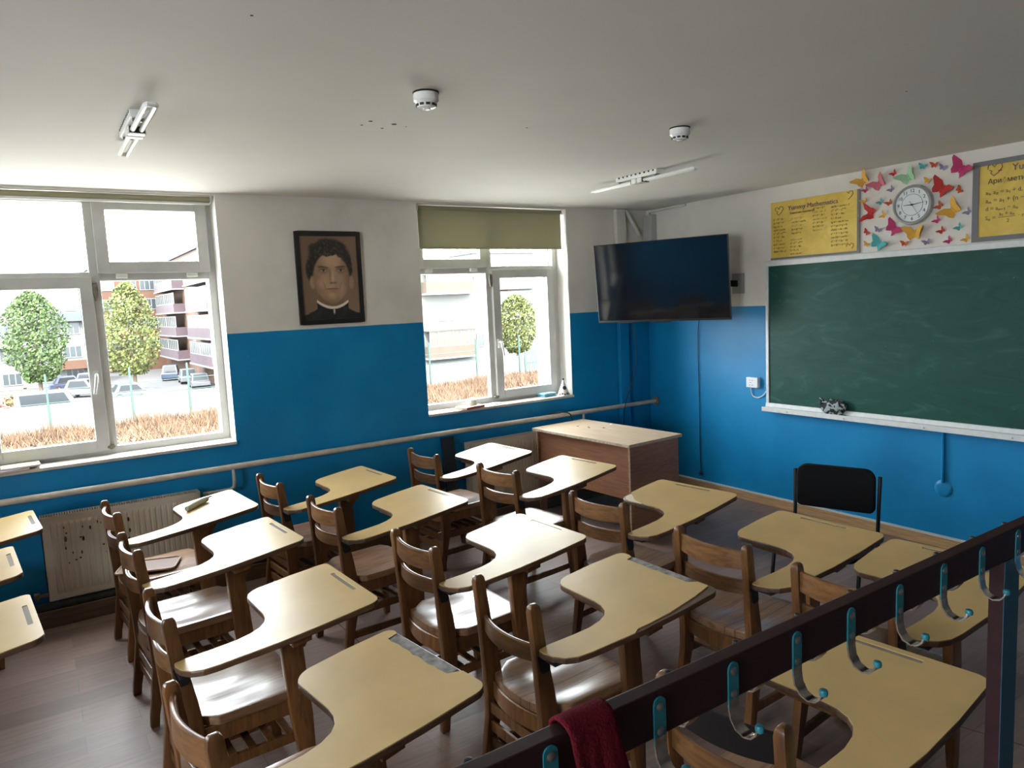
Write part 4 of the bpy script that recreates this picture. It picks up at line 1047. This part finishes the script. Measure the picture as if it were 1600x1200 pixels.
for x, y, lab in ((-3.815, -2.73, 'smoke detector in the middle of the ceiling, nearer the windows and camera'), (-2.363, -2.70, 'smoke detector on the ceiling in front of the chalkboard wall, behind the slim light')):
    r = empty('smoke_detector', (x, y, H - .0005), 0, lab, 'smoke detector', 'ceiling smoke detectors')
    b = MB(); b.lathe([(.052, 0), (.052, -.006), (0, -.006)], 28); b.build('base_ring', M['soot'], r)
    b = MB(); b.lathe([(.050, -.004), (.050, -.034), (.044, -.040), (.040, -.046), (.037, -.058), (.028, -.062), (0, -.063)], 28); hd = b.build('housing', M['lamp_white'], r, smooth=True)
    for k in range(10):
        a = k * PI / 5; c, s = math.cos(a), math.sin(a); b = MB()
        b.hexa([(c * q - s * t, s * q + c * t, z) for z in (-.055, -.046) for q, t in ((.036, -.008), (.0412, -.008), (.0412, .008), (.036, .008))]); b.build('vent', M['ink'], hd)
    b = MB(); b.lathe([(.016, -.0625), (.016, -.066), (.012, -.067), (0, -.067)], 16); b.build('test_cap', M['white_plastic'], r, smooth=True)

# ------------------------------------------------------------------ coat rack in the foreground
RY = -4.73; RT = 1.35
rk = empty('coat_rack', (-3.56, RY + .0125, 0), 0, 'dark brown metal coat rack with teal hooks crossing the foreground at right', 'coat rack')
ox, oy = -3.56, RY + .0125
b = MB(); b.box(-6.05 - ox, -2.95 - ox, RY - oy, RY + .025 - oy, RT - .064, RT); b.build('top_rail', M['rack'], rk, bevel=.0025)
for px in (-3.5625, -5.95):
    b = MB(); b.box(px - .033 - ox, px + .033 - ox, RY + .0005 - oy, RY + .0285 - oy, .006, RT - .0645); b.mi = 1
    b.box(px - .033 - ox, px + .033 - ox, RY - .0008 - oy, RY + .0004 - oy, .006, RT - .0645)  # thin blue layer over one face of the post
    p_ = b.build('post', [M['rack'], plain('post_blue_face', (.010, .075, .13), .5, bump=.3, bscale=400)], rk)
    p_['label'] = 'square post with one blue side'
    b = MB(); b.box(px - .05 - ox, px + .05 - ox, RY - .15 - oy, RY + .175 - oy, 0, .006); b.build('foot_plate', M['rack'], rk)
def hook(x, side, z0, hi=0):
    s = -1 if side < 0 else 1; y0 = (RY if s < 0 else RY + .025) - oy; X = x - ox; w = .0105
    b = MB()
    o = [(X - w, z0 - .066)] + [(X - w * math.cos(t), z0 - w + w * math.sin(t)) for t in [i * PI / 8 for i in range(9)]] + [(X + w, z0 - .066)]
    b.prism(o, lambda u, v: (u, y0 + s * .0002, v), lambda u, v: (u, y0 + s * .0026, v)); h = b.build('hook', M['teal'], rk)
    # bent strip
    prof = [(.0014, -.055), (.0014, -.067), (.004, -.081), (.0125, -.0935), (.025, -.0985), (.0365, -.0955), (.043, -.0885), (.046, -.081)]
    if hi: prof = prof[:5] + [(.038, -.0935), (.046, -.075), (.050, -.036)]
    rings = []
    for i, (d, z) in enumerate(prof):
        a = Vector(prof[max(i - 1, 0)]); c = Vector(prof[min(i + 1, len(prof) - 1)]); t = (c - a).normalized(); n = Vector((-t.y, t.x)) * .0014
        ww = w * (1 - .42 * (i / 7) ** 2)
        rings.append([(X - ww, y0 + s * (d - n.x), z0 + z - n.y), (X + ww, y0 + s * (d - n.x), z0 + z - n.y), (X + ww, y0 + s * (d + n.x), z0 + z + n.y), (X - ww, y0 + s * (d + n.x), z0 + z + n.y)])
    b = MB(); b.loft(rings); b.build('bent_arm', M['chrome'], h, smooth=True)
    b = MB(); b.lathe([(0, -.006), (.0058, -.004), (.0068, .001), (.0055, .005), (0, .007)], 10, (X, y0 + s * (.050 if hi else .046), z0 - (.034 if hi else .079))); b.build('tip', M['bracket'] if hi else M['teal'], h, smooth=True)
    for dz in (.013, .047):
        b = MB(); b.lathe([(.0062, s * .0026), (.0062, s * .0034), (.0040, s * .0052), (0, s * .0056)], 12, (X, y0, z0 - dz), 'y'); b.build('screw', M['screw'], h, smooth=True)
for i, x in enumerate((-3.395, -3.542, -3.697, -3.845, -3.996, -4.142, -4.285, -4.431, -4.575, -4.752, -4.875, -5.025, -5.17)): hook(x, -1, RT - .006 - .001 * (i % 3))
for x in (-3.417, -3.567, -3.717, -3.867, -4.02, -4.174, -4.331, -4.481, -4.633, -4.82, -4.97, -5.12): hook(x, 1, RT - .007, 1)
# red cloth hung over the rail
b = MB()
def drape(u, v):
    x = -4.737 + .090 * u + .010 * math.sin(v * 5 + u * 3); L = -.10 + v * .46      # distance along the cloth, 0 at the rail top back edge
    wv = .004 * math.sin(u * 9 + v * 3)
    if L < 0: y, z = RY + .0295 + .002 * wv / .004, RT + .004 + L
    elif L < .034: y, z = RY + .031 - L * 1.06, RT + .005 + .004 * math.sin(PI * L / .034)
    else:
        d = L - .034; y, z = RY - .0085 - .012 * sm(0, .1, d) - abs(wv) * sm(0, .08, d), RT + .004 - d
        x += -.10 * d * (1 - u) * .2 + d * .12
    return (x, y, z)
V = b.grid(14, 44, drape)
sk = b.build('red_cloth', M['sock'], smooth='all', fix=False)
so2 = sk.modifiers.new('thick', 'SOLIDIFY'); so2.thickness = .004; so2.offset = 0
tag(sk, 'dark red fleece cloth hung over the coat rack rail', 'cloth')

# ------------------------------------------------------------------ things on the sills
SZ = WZ0 + .0225
bk = empty('closed_book', (-2.11, .03, SZ), .25, 'book with red cover edge lying on the sill under the white cup', 'book')
b = MB(); b.box(-.105, .105, -.07, .07, .002, .017); b.build('pages', plain('book_pages', (.62, .55, .44), .8), bk)
for z in (0, .017):
    b = MB(); b.box(-.108, .108, -.073, .073, z, z + .0025); b.build('cover', plain('book_cover', (.40, .30, .20), .5) if z else plain('book_red', (.35, .06, .04), .5), bk)
b = MB(); b.box(-.108, .108, -.0745, -.072, 0, .0195); b.build('spine', plain('book_spine', (.35, .07, .05), .5), bk)
cp = empty('white_cup', (-2.07, .06, SZ + .0197), 0, 'small white upturned cup standing on the book on the sill', 'cup')
b = MB(); b.lathe([(.046, 0), (.046, .012), (.042, .045), (.030, .056), (0, .058)], 24); b.build('bowl', M['white_plastic'], cp, smooth=True)
b = MB(); b.lathe([(.020, .056), (.020, .062), (.016, .062), (.016, .0585)], 20); b.build('foot_ring', M['white_plastic'], cp, smooth=True)
b = MB(); b.lathe([(0, 0), (.05, 0), (.055, .006), (.048, .008), (0, .006)], 24); o = b.build('white_saucer', M['white_plastic'], smooth=True); o.location = (-1.82, .07, SZ)
tag(o, 'flat white saucer lying on the sill to the right of the book', 'saucer')
bb = empty('blue_box', (-1.235, .10, SZ), .15, 'flat pale blue box lying on the sill beside the paper cone', 'box')
b = MB(); b.box(-.075, .075, -.05, .05, 0, .022); b.build('tray', plain('box_blue', (.10, .38, .50), .5), bb, bevel=.002)
b = MB(); b.box(-.077, .077, -.052, .052, .0225, .034); b.build('lid', plain('box_pale', (.36, .58, .62), .5), bb, bevel=.002)
ph_ = empty('paper_cone', (-1.085, .035, SZ), 0, 'white paper cone hat with black spots and round patch in the sill corner', 'party hat')
b = MB(); b.lathe([(.058, 0), (.004, .145), (0, .146)], 28); b.build('cone', M['white_plastic'], ph_, smooth=True)
b = MB(); b.lathe([(0, .138), (.008, .142), (.010, .150), (.007, .157), (0, .160)], 12); b.build('pompom', M['ink'], ph_, smooth=True)
def coned(z, a, r):
    rr = .058 * (1 - z / .15) + .0012; b = MB()
    b.lathe([(0, .0012), (r, .0008), (r, 0)], 14, (0, 0, 0), 'x')
    Mx = Matrix.Translation((rr * math.cos(a), rr * math.sin(a), z)) @ Matrix.Rotation(a, 4, 'Z') @ Matrix.Rotation(-.37, 4, 'Y')
    b.build('black_spot', M['ink'], ph_, M4=Mx)
coned(.07, -1.9, .019)
for k in range(7): coned(.012 + .006 * (k % 2), -2.9 + k * .45, .009)
for k, (x, y, w_, l_, a, col, lab) in enumerate([(-5.42, .03, .21, .15, .2, (.30, .20, .30), 'purple-covered booklet lying on the left window sill under pale papers'), (-5.35, .05, .20, .14, .05, (.62, .55, .36), 'pale yellow notebook lying on the purple booklet on the left window sill')]):
    nb = empty('notebook', (x, y, SZ + k * .0125), a, lab, 'notebook')
    b = MB(); b.box(-w_ / 2, w_ / 2, -l_ / 2, l_ / 2, .001, .010); b.build('pages', plain('nb_pages', (.66, .62, .54), .8), nb)
    for z in (0, .0102):
        b = MB(); b.box(-w_ / 2 - .002, w_ / 2 + .002, -l_ / 2 - .002, l_ / 2 + .002, z, z + .001 + .0008 * (z > 0)); b.build('cover', plain('nb_cover', col, .5), nb)

# ------------------------------------------------------------------ outside the windows
G = -5.5
def onwall(x): return 52 + .07 * (x + 7)
M['dry'] = plain('dry_ground', (.045, .027, .014), .95, var=.3, scale=2)
M['asphalt'] = plain('asphalt', (.030, .026, .026), .9, var=.15, scale=.6)
M['white_conc'] = plain('white_concrete', (.085, .083, .078), .85, var=.08, scale=1)
M['fence_green'] = plain('fence_green', (.008, .030, .022), .6)
M['straw'] = plain('straw', (.058, .030, .013), .9, var=.45, scale=1.2)
M['leaf_a'] = plain('leaf_green', (.030, .052, .009), .8, var=.6, scale=1.4)
M['leaf_b'] = plain('leaf_yellowgreen', (.056, .066, .011), .8, var=.6, scale=1.4)
M['bark'] = plain('bark', (.06, .045, .03), .9)
M['white_panel'] = plain('white_panel', (.075, .077, .079), .8, var=.05, scale=.4)
M['cream_panel'] = plain('cream_panel', (.072, .071, .066), .8, var=.05, scale=.4)
M['brick'] = plain('orange_brick', (.048, .020, .009), .85, var=.12, scale=1.5)
M['roof_grey'] = plain('roof_grey', (.05, .055, .07), .7)
M['pane_far'] = plain('far_pane', (.018, .024, .027), .25)
M['frame_far'] = plain('far_frame', (.10, .10, .10), .6)
M['purple'] = plain('purple_sheet', (.030, .015, .021), .7, var=.2, scale=.8)
M['tan_sheet'] = plain('tan_sheet', (.036, .024, .014), .7, var=.15, scale=1)
M['blue_sheet'] = plain('blue_sheet', (.028, .036, .055), .6)
b = MB(); b.box(-90, 140, WY + .05, 36, G - .2, G); tag(b.build('ground_bounce', plain('bounce_ground', (.33, .31, .28), .9, var=.06, scale=.5)), kind='structure')  # unseen near ground, made pale to bounce daylight up to the ceiling
b = MB(); b.box(-90, 140, 36, 54, G - .2, G); tag(b.build('ground', M['dry']), kind='structure')
b = MB(); b.box(-90, 140, 54, 200, G - .2, G); tag(b.build('ground_parking', M['asphalt']), kind='structure')
# perimeter wall with posts and wire
pwl = empty('perimeter_wall', (0, onwall(0), G), 0, 'long white concrete boundary wall with green fence posts outside', 'wall')
b = MB(); b.hexa([(-45, onwall(-45) - onwall(0), 0), (35.9, onwall(35.9) - onwall(0), 0), (35.9, onwall(35.9) + .25 - onwall(0), 0), (-45, onwall(-45) + .25 - onwall(0), 0),
    (-45, onwall(-45) - onwall(0), 1.93), (35.9, onwall(35.9) - onwall(0), 1.93), (35.9, onwall(35.9) + .25 - onwall(0), 1.93), (-45, onwall(-45) + .25 - onwall(0), 1.93)]); b.build('wall_panel', M['white_conc'], pwl)
for x in (-16, -10.2, -4.76, .29, 4.13, 9.2, 14.4, 19.6, 24.9, 30.1, 35.3):
    b = MB(); y = onwall(x) - onwall(0) - .05; b.box(x - .06, x + .06, y - .06, y + .06, .2, 4.0); b.build('fence_post', M['fence_green'], pwl)
for z in (2.05, 2.9):
    b = MB(); b.tube([(-45, onwall(-45) - onwall(0) - .05, z), (35.5, onwall(35.5) - onwall(0) - .05, z)], .025, 5); b.build('wire', M['fence_green'], pwl)
gt_ = empty('fence_gate', (37, onwall(37), G), 0, 'green railing gate at the right end of the white boundary wall', 'gate')
b = MB(); frame_ring(b, -1.0, 1.1, .1, 2.3, .09, -.04, .04); b.build('gate_frame', M['fence_green'], gt_)
for i in range(9):
    b = MB(); x = -.82 + i * .21; b.box(x - .035, x + .035, -.02, .02, .18, 2.22); b.build('picket', M['fence_green'], gt_)
b = MB(); b.box(-.9, 1.0, -.025, .025, 1.1, 1.22); b.build('cross_rail', M['fence_green'], gt_)
# dry grass
b = MB(); rd = random.Random(21)
for i in range(26000):
    x = rd.uniform(-13, 38); y = onwall(x) - 1.1 - rd.random() ** 1.5 * 13
    hgt = rd.uniform(.1, .62) * max(.25, 1 + 1.1 * noise.noise(Vector((x * .30, y * .30, 0))) + .5 * noise.noise(Vector((x * 1.3, y * 1.3, 5)))) * (1.35 if y > 46 else 1.)
    a = rd.uniform(0, PI); wd = rd.uniform(.02, .07); dx, dy = math.cos(a) * wd, math.sin(a) * wd; lx, ly = rd.uniform(-.45, .45), rd.uniform(-.45, .45)
    v = [b.bm.verts.new(p) for p in ((x - dx, y - dy, G), (x + dx, y + dy, G), (x + lx, y + ly, G + hgt))]; b.face(v)
tag(b.build('dry_grass', M['straw'], fix=False), 'tall dry straw-coloured grass in front of the boundary wall', 'grass', kind='stuff')

def tree(x, y, hgt, rad, mat, label, shape=1., n=3600, seed=1):
    rd = random.Random(seed); r = empty('leafy_tree', (x, y, G), 0, label, 'tree', 'trees beyond the boundary wall')
    b = MB(); b.tube([(0, 0, -.1), (.05, 0, hgt * .3), (-.05, .05, hgt * .7), (0, 0, hgt * .92)], [.20, .15, .08, .02], 8)
    for k in range(7):
        a = k * 2.4; z = hgt * (.25 + .08 * k); l = rad * .75; b.tube([(0, 0, z), (math.cos(a) * l * .6, math.sin(a) * l * .6, z + l * .5), (math.cos(a) * l, math.sin(a) * l, z + l * .9)], [.06, .04, .015], 5)
    b.build('trunk', M['bark'], r)
    b = MB()
    for i in range(n):
        t = rd.random(); zz = .16 + .84 * t
        prof = (math.sin(PI * min(1, t * .96 + .04)) ** .55) * (1 - .35 * t * shape)
        a = rd.uniform(0, 2 * PI); q = rd.random() ** .4
        lump = 1 + .50 * noise.noise(Vector((math.cos(a) * 2, math.sin(a) * 2, zz * 6 + seed)))
        R = rad * prof * q * lump
        c = Vector((R * math.cos(a), R * math.sin(a), zz * hgt)); s = rd.uniform(.10, .20)
        nrm = Vector((rd.gauss(0, 1), rd.gauss(0, 1), rd.gauss(.4, 1))).normalized(); e1 = nrm.orthogonal().normalized() * s; e2 = nrm.cross(e1) * .7
        v = [b.bm.verts.new(p) for p in (c - e1, c - e2, c + e1, c + e2)]; b.face(v)
    b.build('crown', mat, r, fix=False)
tree(-5.0, 80, 10.6, 3.1, M['leaf_a'], 'dense green tree behind the white van', .45, 7000, 2)
tree(3.1, 77.5, 11.2, 3.2, M['leaf_b'], 'yellowish green tree between the parked cars and the brick building', .9, 5600, 5)
tree(43.2, 67, 8.2, 2.9, M['leaf_b'], 'rounded green tree behind the railing gate', .3, 5600, 9)

def car(x, y, rz, L, W, h, mat, label, van=False):
    r = empty('parked_car', (x, y, G), rz, label, 'car', 'cars parked beyond the boundary wall')
    wb = h * .52
    b = MB()
    low = [(-L / 2, .28), (-L / 2 + .03, wb * .9), (-L / 2 + .25, wb), (L / 2 - .35, wb * .96), (L / 2 - .02, wb * .75), (L / 2, .30)]
    b.prism(low, lambda u, v: (u, -W / 2, v), lambda u, v: (u, W / 2, v))
    c0, c1 = (-L / 2 + .12, L / 2 - .85) if van else (-L * .40, L * .22); t0, t1 = (c0 + .10, c1 - .65) if van else (c0 + .45, c1 - .65)
    b.hexa([(c0, -W / 2 + .04, wb), (c1, -W / 2 + .04, wb), (c1, W / 2 - .04, wb), (c0, W / 2 - .04, wb), (t0, -W / 2 + .17, h), (t1, -W / 2 + .17, h), (t1, W / 2 - .17, h), (t0, W / 2 - .17, h)])
    b.build('body', mat, r, bevel=.06)
    def q(P):
        b = MB(); c = sum((Vector(p) for p in P), Vector()) / 4; P = [c + (Vector(p) - c) * .86 for p in P]
        n = (P[1] - P[0]).cross(P[3] - P[0]).normalized(); o = c - Vector((0, 0, h * .6))
        if n.dot(o) < 0: n = -n
        b.hexa([p - n * .02 for p in P] + [p + n * .015 for p in P]); b.build('window', M['glass_dark'], r)
    for s in (1, -1): q([(c0 + .2, s * (W / 2 - .04), wb + .05), (c1 - .2, s * (W / 2 - .04), wb + .05), (t1 - .02, s * (W / 2 - .17), h - .06), (t0 + .02, s * (W / 2 - .17), h - .06)])
    q([(c1, -W / 2 + .06, wb), (c1, W / 2 - .06, wb), (t1, W / 2 - .18, h), (t1, -W / 2 + .18, h)]); q([(c0, -W / 2 + .06, wb), (c0, W / 2 - .06, wb), (t0, W / 2 - .18, h), (t0, -W / 2 + .18, h)])
    for sx in (-.31, .31):
        for sy in (1, -1):
            b = MB(); y_ = sy * (W / 2 - .09); b.lathe([(0, -.1), (.31, -.1), (.33, -.06), (.33, .06), (.31, .1), (0, .1)], 18, (sx * L, y_, .33), 'y'); wh = b.build('wheel', M['tyre'], r)
            b = MB(); b.lathe([(0, sy * .1), (.19, sy * .1), (.19, sy * .112), (0, sy * .115)], 14, (sx * L, y_, .33), 'y'); b.build('hub_cap', M['frame_far'], wh)
CW = plain('car_white', (.050, .052, .055), .3); CB = plain('car_blue', (.010, .018, .045), .3); CN = plain('car_navy', (.025, .03, .06), .3); CS = plain('car_silver', (.032, .033, .036), .3, metal=.2); CG = plain('car_cream', (.07, .067, .055), .4)
car(-4.45, 58.3, .03, 5.0, 1.95, 2.4, CW, 'white van parked close behind the boundary wall at left', True)
car(-2.1, 86.8, .05, 4.3, 1.75, 1.6, CN, 'dark navy car half hidden behind the tree at left')
car(-1.2, 77.5, -.5, 4.4, 1.85, 1.75, CW, 'white off-road car parked right of the dense green tree')
car(2.2, 70.5, .1, 4.4, 1.8, 1.5, CW, 'white car under the yellowish tree')
car(3.2, 60.5, .05, 4.4, 1.8, 1.42, CG, 'pale car whose roof just shows over the boundary wall')
car(8.3, 90.0, 1.35, 4.3, 1.8, 1.75, CB, 'blue car parked before the brick building')
car(9.0, 83.0, 1.5, 4.3, 1.8, 1.6, CW, 'white car between the blue one and the silver one')
car(8.9, 76.0, 1.5, 4.3, 1.8, 1.5, CS, 'silver car nearest the balconies at right')
car(-.4, 91.5, 1.4, 4.3, 1.8, 1.5, CG, 'cream car at the far end of the car park')
# play equipment
sl = empty('playground_slide', (-8.0, 64, G), 0, 'red playground slide beyond the wall at the left edge', 'slide')
RED = plain('play_red', (.09, .014, .012), .5)
b = MB(); b.hexa([(-2.2, -.3, 2.6), (-2.2, .3, 2.6), (1.2, .3, .5), (1.2, -.3, .5), (-2.2, -.3, 2.75), (-2.2, .3, 2.75), (1.2, .3, .65), (1.2, -.3, .65)]); b.build('chute', RED, sl)
for x in (-2.3, -1.0):
    for y in (-.4, .4): b = MB(); b.tube([(x, y, 0), (x, y, 3.4 if x < -2 else 1.9)], .06, 8); b.build('post', plain('play_orange', (.09, .04, .015), .5), sl)
b = MB(); b.box(-2.5, -.9, -.5, .5, 1.5, 1.62); b.build('platform', plain('play_yellow', (.10, .07, .015), .5), sl)
b = MB(); b.hexa([(-2.6, -.6, 3.4), (-.8, -.6, 3.4), (-.8, .6, 3.4), (-2.6, .6, 3.4), (-1.8, -.05, 4.2), (-1.6, -.05, 4.2), (-1.6, .05, 4.2), (-1.8, .05, 4.2)]); b.build('roof', RED, sl)
b = MB(); rd = random.Random(4)
for i in range(700):
    c = Vector((rd.gauss(0, .9), rd.gauss(0, .6), abs(rd.gauss(.5, .4)))); s = .14; n_ = Vector((rd.gauss(0, 1), rd.gauss(0, 1), rd.gauss(0, 1))).normalized(); e1 = n_.orthogonal() * s; e2 = n_.cross(e1)
    b.face([b.bm.verts.new(p) for p in (c - e1, c - e2, c + e1, c + e2)])
o = b.build('autumn_bush', plain('autumn_leaf', (.09, .055, .012), .8, var=.5, scale=2), fix=False); o.location = (-6.0, 72, G); tag(o, 'low orange-yellow autumn bush behind the white van', 'bush')

# apartment blocks. face(u, z, out) maps facade coordinates to space
def bwindow(r, P, w_, h_, ux, n, mat=None, bars=2):
    P = Vector(P); ux = Vector(ux); n = Vector(n); Z = Vector((0, 0, 1))
    def bx(b, a0, a1, z0, z1, d0, d1):
        b.hexa([P + ux * a + n * d + Z * z for z in (z0, z1) for a, d in ((a0, d0), (a1, d0), (a1, d1), (a0, d1))])
    b = MB(); bx(b, 0, w_, 0, .09, -.05, .07); bx(b, 0, w_, h_ - .09, h_, -.05, .07)
    for i in range(bars + 2): x = i * (w_ - .09) / (bars + 1); bx(b, x, x + .09, .09, h_ - .09, -.05, .07)
    f = b.build('window', M['frame_far'], r); b = MB(); bx(b, .03, w_ - .03, .03, h_ - .03, -.02, .03); b.build('pane', mat or M['pane_far'], f)
def bbox(r, nm, P, w_, h_, d, ux, n, mat):
    P = Vector(P); ux = Vector(ux); n = Vector(n); Z = Vector((0, 0, 1)); b = MB()
    b.hexa([P + ux * a + n * q + Z * z for z in (0, h_) for a, q in ((0, 0), (w_, 0), (w_, d), (0, d))]); return b.build(nm, mat, r)
X_, Y_ = (1, 0, 0), (0, 1, 0)
NX, NY = (-1, 0, 0), (0, -1, 0)
def block(name_label, x0, x1, y0, y1, top, mat):
    r = empty('apartment_block', ((x0 + x1) / 2, y0, G), 0, name_label, 'building')
    ox, oy = (x0 + x1) / 2, y0
    b = MB(); b.box(x0 - ox, x1 - ox, 0, y1 - y0, 0, top - G); b.build('walls', mat, r)
    b = MB(); b.box(x0 - .3 - ox, x1 + .3 - ox, -.3, y1 - y0 + .3, top - G, top - G + .35); b.build('roof', M['roof_grey'], r)
    return r, ox, oy
rA, ox, oy = block('white panel block with rows of windows behind the dense green tree', -26, 1.6, 95, 107, 6.6, M['white_panel'])
for k, z in enumerate((3.2, .45, -2.3, -5.0)):
    for i in range(8):
        x = -24 + i * 3.1
        bwindow(rA, (x - ox, -.02, z - G), 1.9, 1.4, X_, NY, bars=1 + i % 2)
bbox(rA, 'balcony', (-3.2 - ox, 0, 2.0 - G), 3.6, 1.0, .9, X_, NY, M['blue_sheet']); bbox(rA, 'balcony', (-3.2 - ox, 0, -3.6 - G), 3.4, 1.0, .9, X_, NY, M['brick'])
bbox(rA, 'balcony', (-10.5 - ox, 0, -.7 - G), 3.4, 1.0, .9, X_, NY, M['white_panel'])
rB, ox, oy = block('orange brick block behind the yellowish tree', 2.2, 11.4, 112, 124, 9.0, M['brick'])
for z in (6.0, 3.2, .4, -2.4):
    for x in (3.2, 6.0, 8.4): bwindow(rB, (x - ox, -.02, z - G), 2.0, 1.6, X_, NY)
rC, ox, oy = block('orange brick wing with purple balconies along the car park at right', 10.9, 24, 71, 111, 9.3, M['brick'])
for fz in (5.4, 2.5, -.4, -3.3):
    for (y0, y1) in ((72, 84), (92, 107)):
        bbox(rC, 'balcony', (10.9 - ox, y0 - oy, fz - G), y1 - y0, 1.05, 1.3, Y_, NX, M['purple'])
        bbox(rC, 'balcony_slab', (10.9 - ox, y0 - .1 - oy, fz - .15 - G), y1 - y0 + .2, .15, 1.4, Y_, NX, M['frame_far'])
        for j in range(2):
            bwindow(rC, (10.9 - 1.2 - ox, y0 + .2 + j * (y1 - y0) / 2 - oy, fz + 1.06 - G), (y1 - y0) / 2 - .5, 1.35, Y_, NX, bars=4)
    bwindow(rC, (10.9 - .02 - ox, 86.5 - oy, fz + .9 - G), 2.0, 1.5, Y_, NX)
rD, ox, oy = block('white block with tan glazed balconies outside the corner window', 27.6, 36.8, 62, 74, 6.4, M['cream_panel'])
for (x0, z) in ((28.4, 3.1), (28.4, -3.5)):
    bbox(rD, 'balcony', (x0 - ox, 0, z - G), 5.6, 1.15, 1.1, X_, NY, M['tan_sheet']); bbox(rD, 'balcony_slab', (x0 - .1 - ox, 0, z - .16 - G), 5.8, .16, 1.2, X_, NY, M['frame_far'])
    bwindow(rD, (x0 + .1 - ox, -1.0, z + 1.15 - G), 5.4, 1.55, X_, NY, bars=5, mat=plain('glazing_tan', (.03, .022, .014), .3))
    bbox(rD, 'balcony_roof', (x0 - .1 - ox, 0, z + 2.72 - G), 5.8, .1, 1.25, X_, NY, M['tan_sheet'])
for (x, z) in ((30.2, .2), (34.6, .2), (34.6, 3.2), (34.6, -2.8)): bwindow(rD, (x - ox, -.02, z - G), 1.8, 1.5, X_, NY, bars=1)
rE, ox, oy = block('tall block with white balconies and brick band behind the rounded tree', 68, 92, 118, 132, 11.6, M['cream_panel'])
bbox(rE, 'brick_band', (70 - ox, -.01, 0), 5.5, 11, .15, X_, NY, M['brick'])
for z in (7.4, 4.4, 1.4, -1.6):
    bbox(rE, 'balcony', (71.5 - ox, 0, z - G), 10, 1.1, 1.2, X_, NY, M['frame_far']); bwindow(rE, (71.6 - ox, -1.0, z + 1.1 - G), 9.8, 1.5, X_, NY, bars=6)
    bwindow(rE, (83 - ox, -.02, z + .6 - G), 2.2, 1.6, X_, NY)
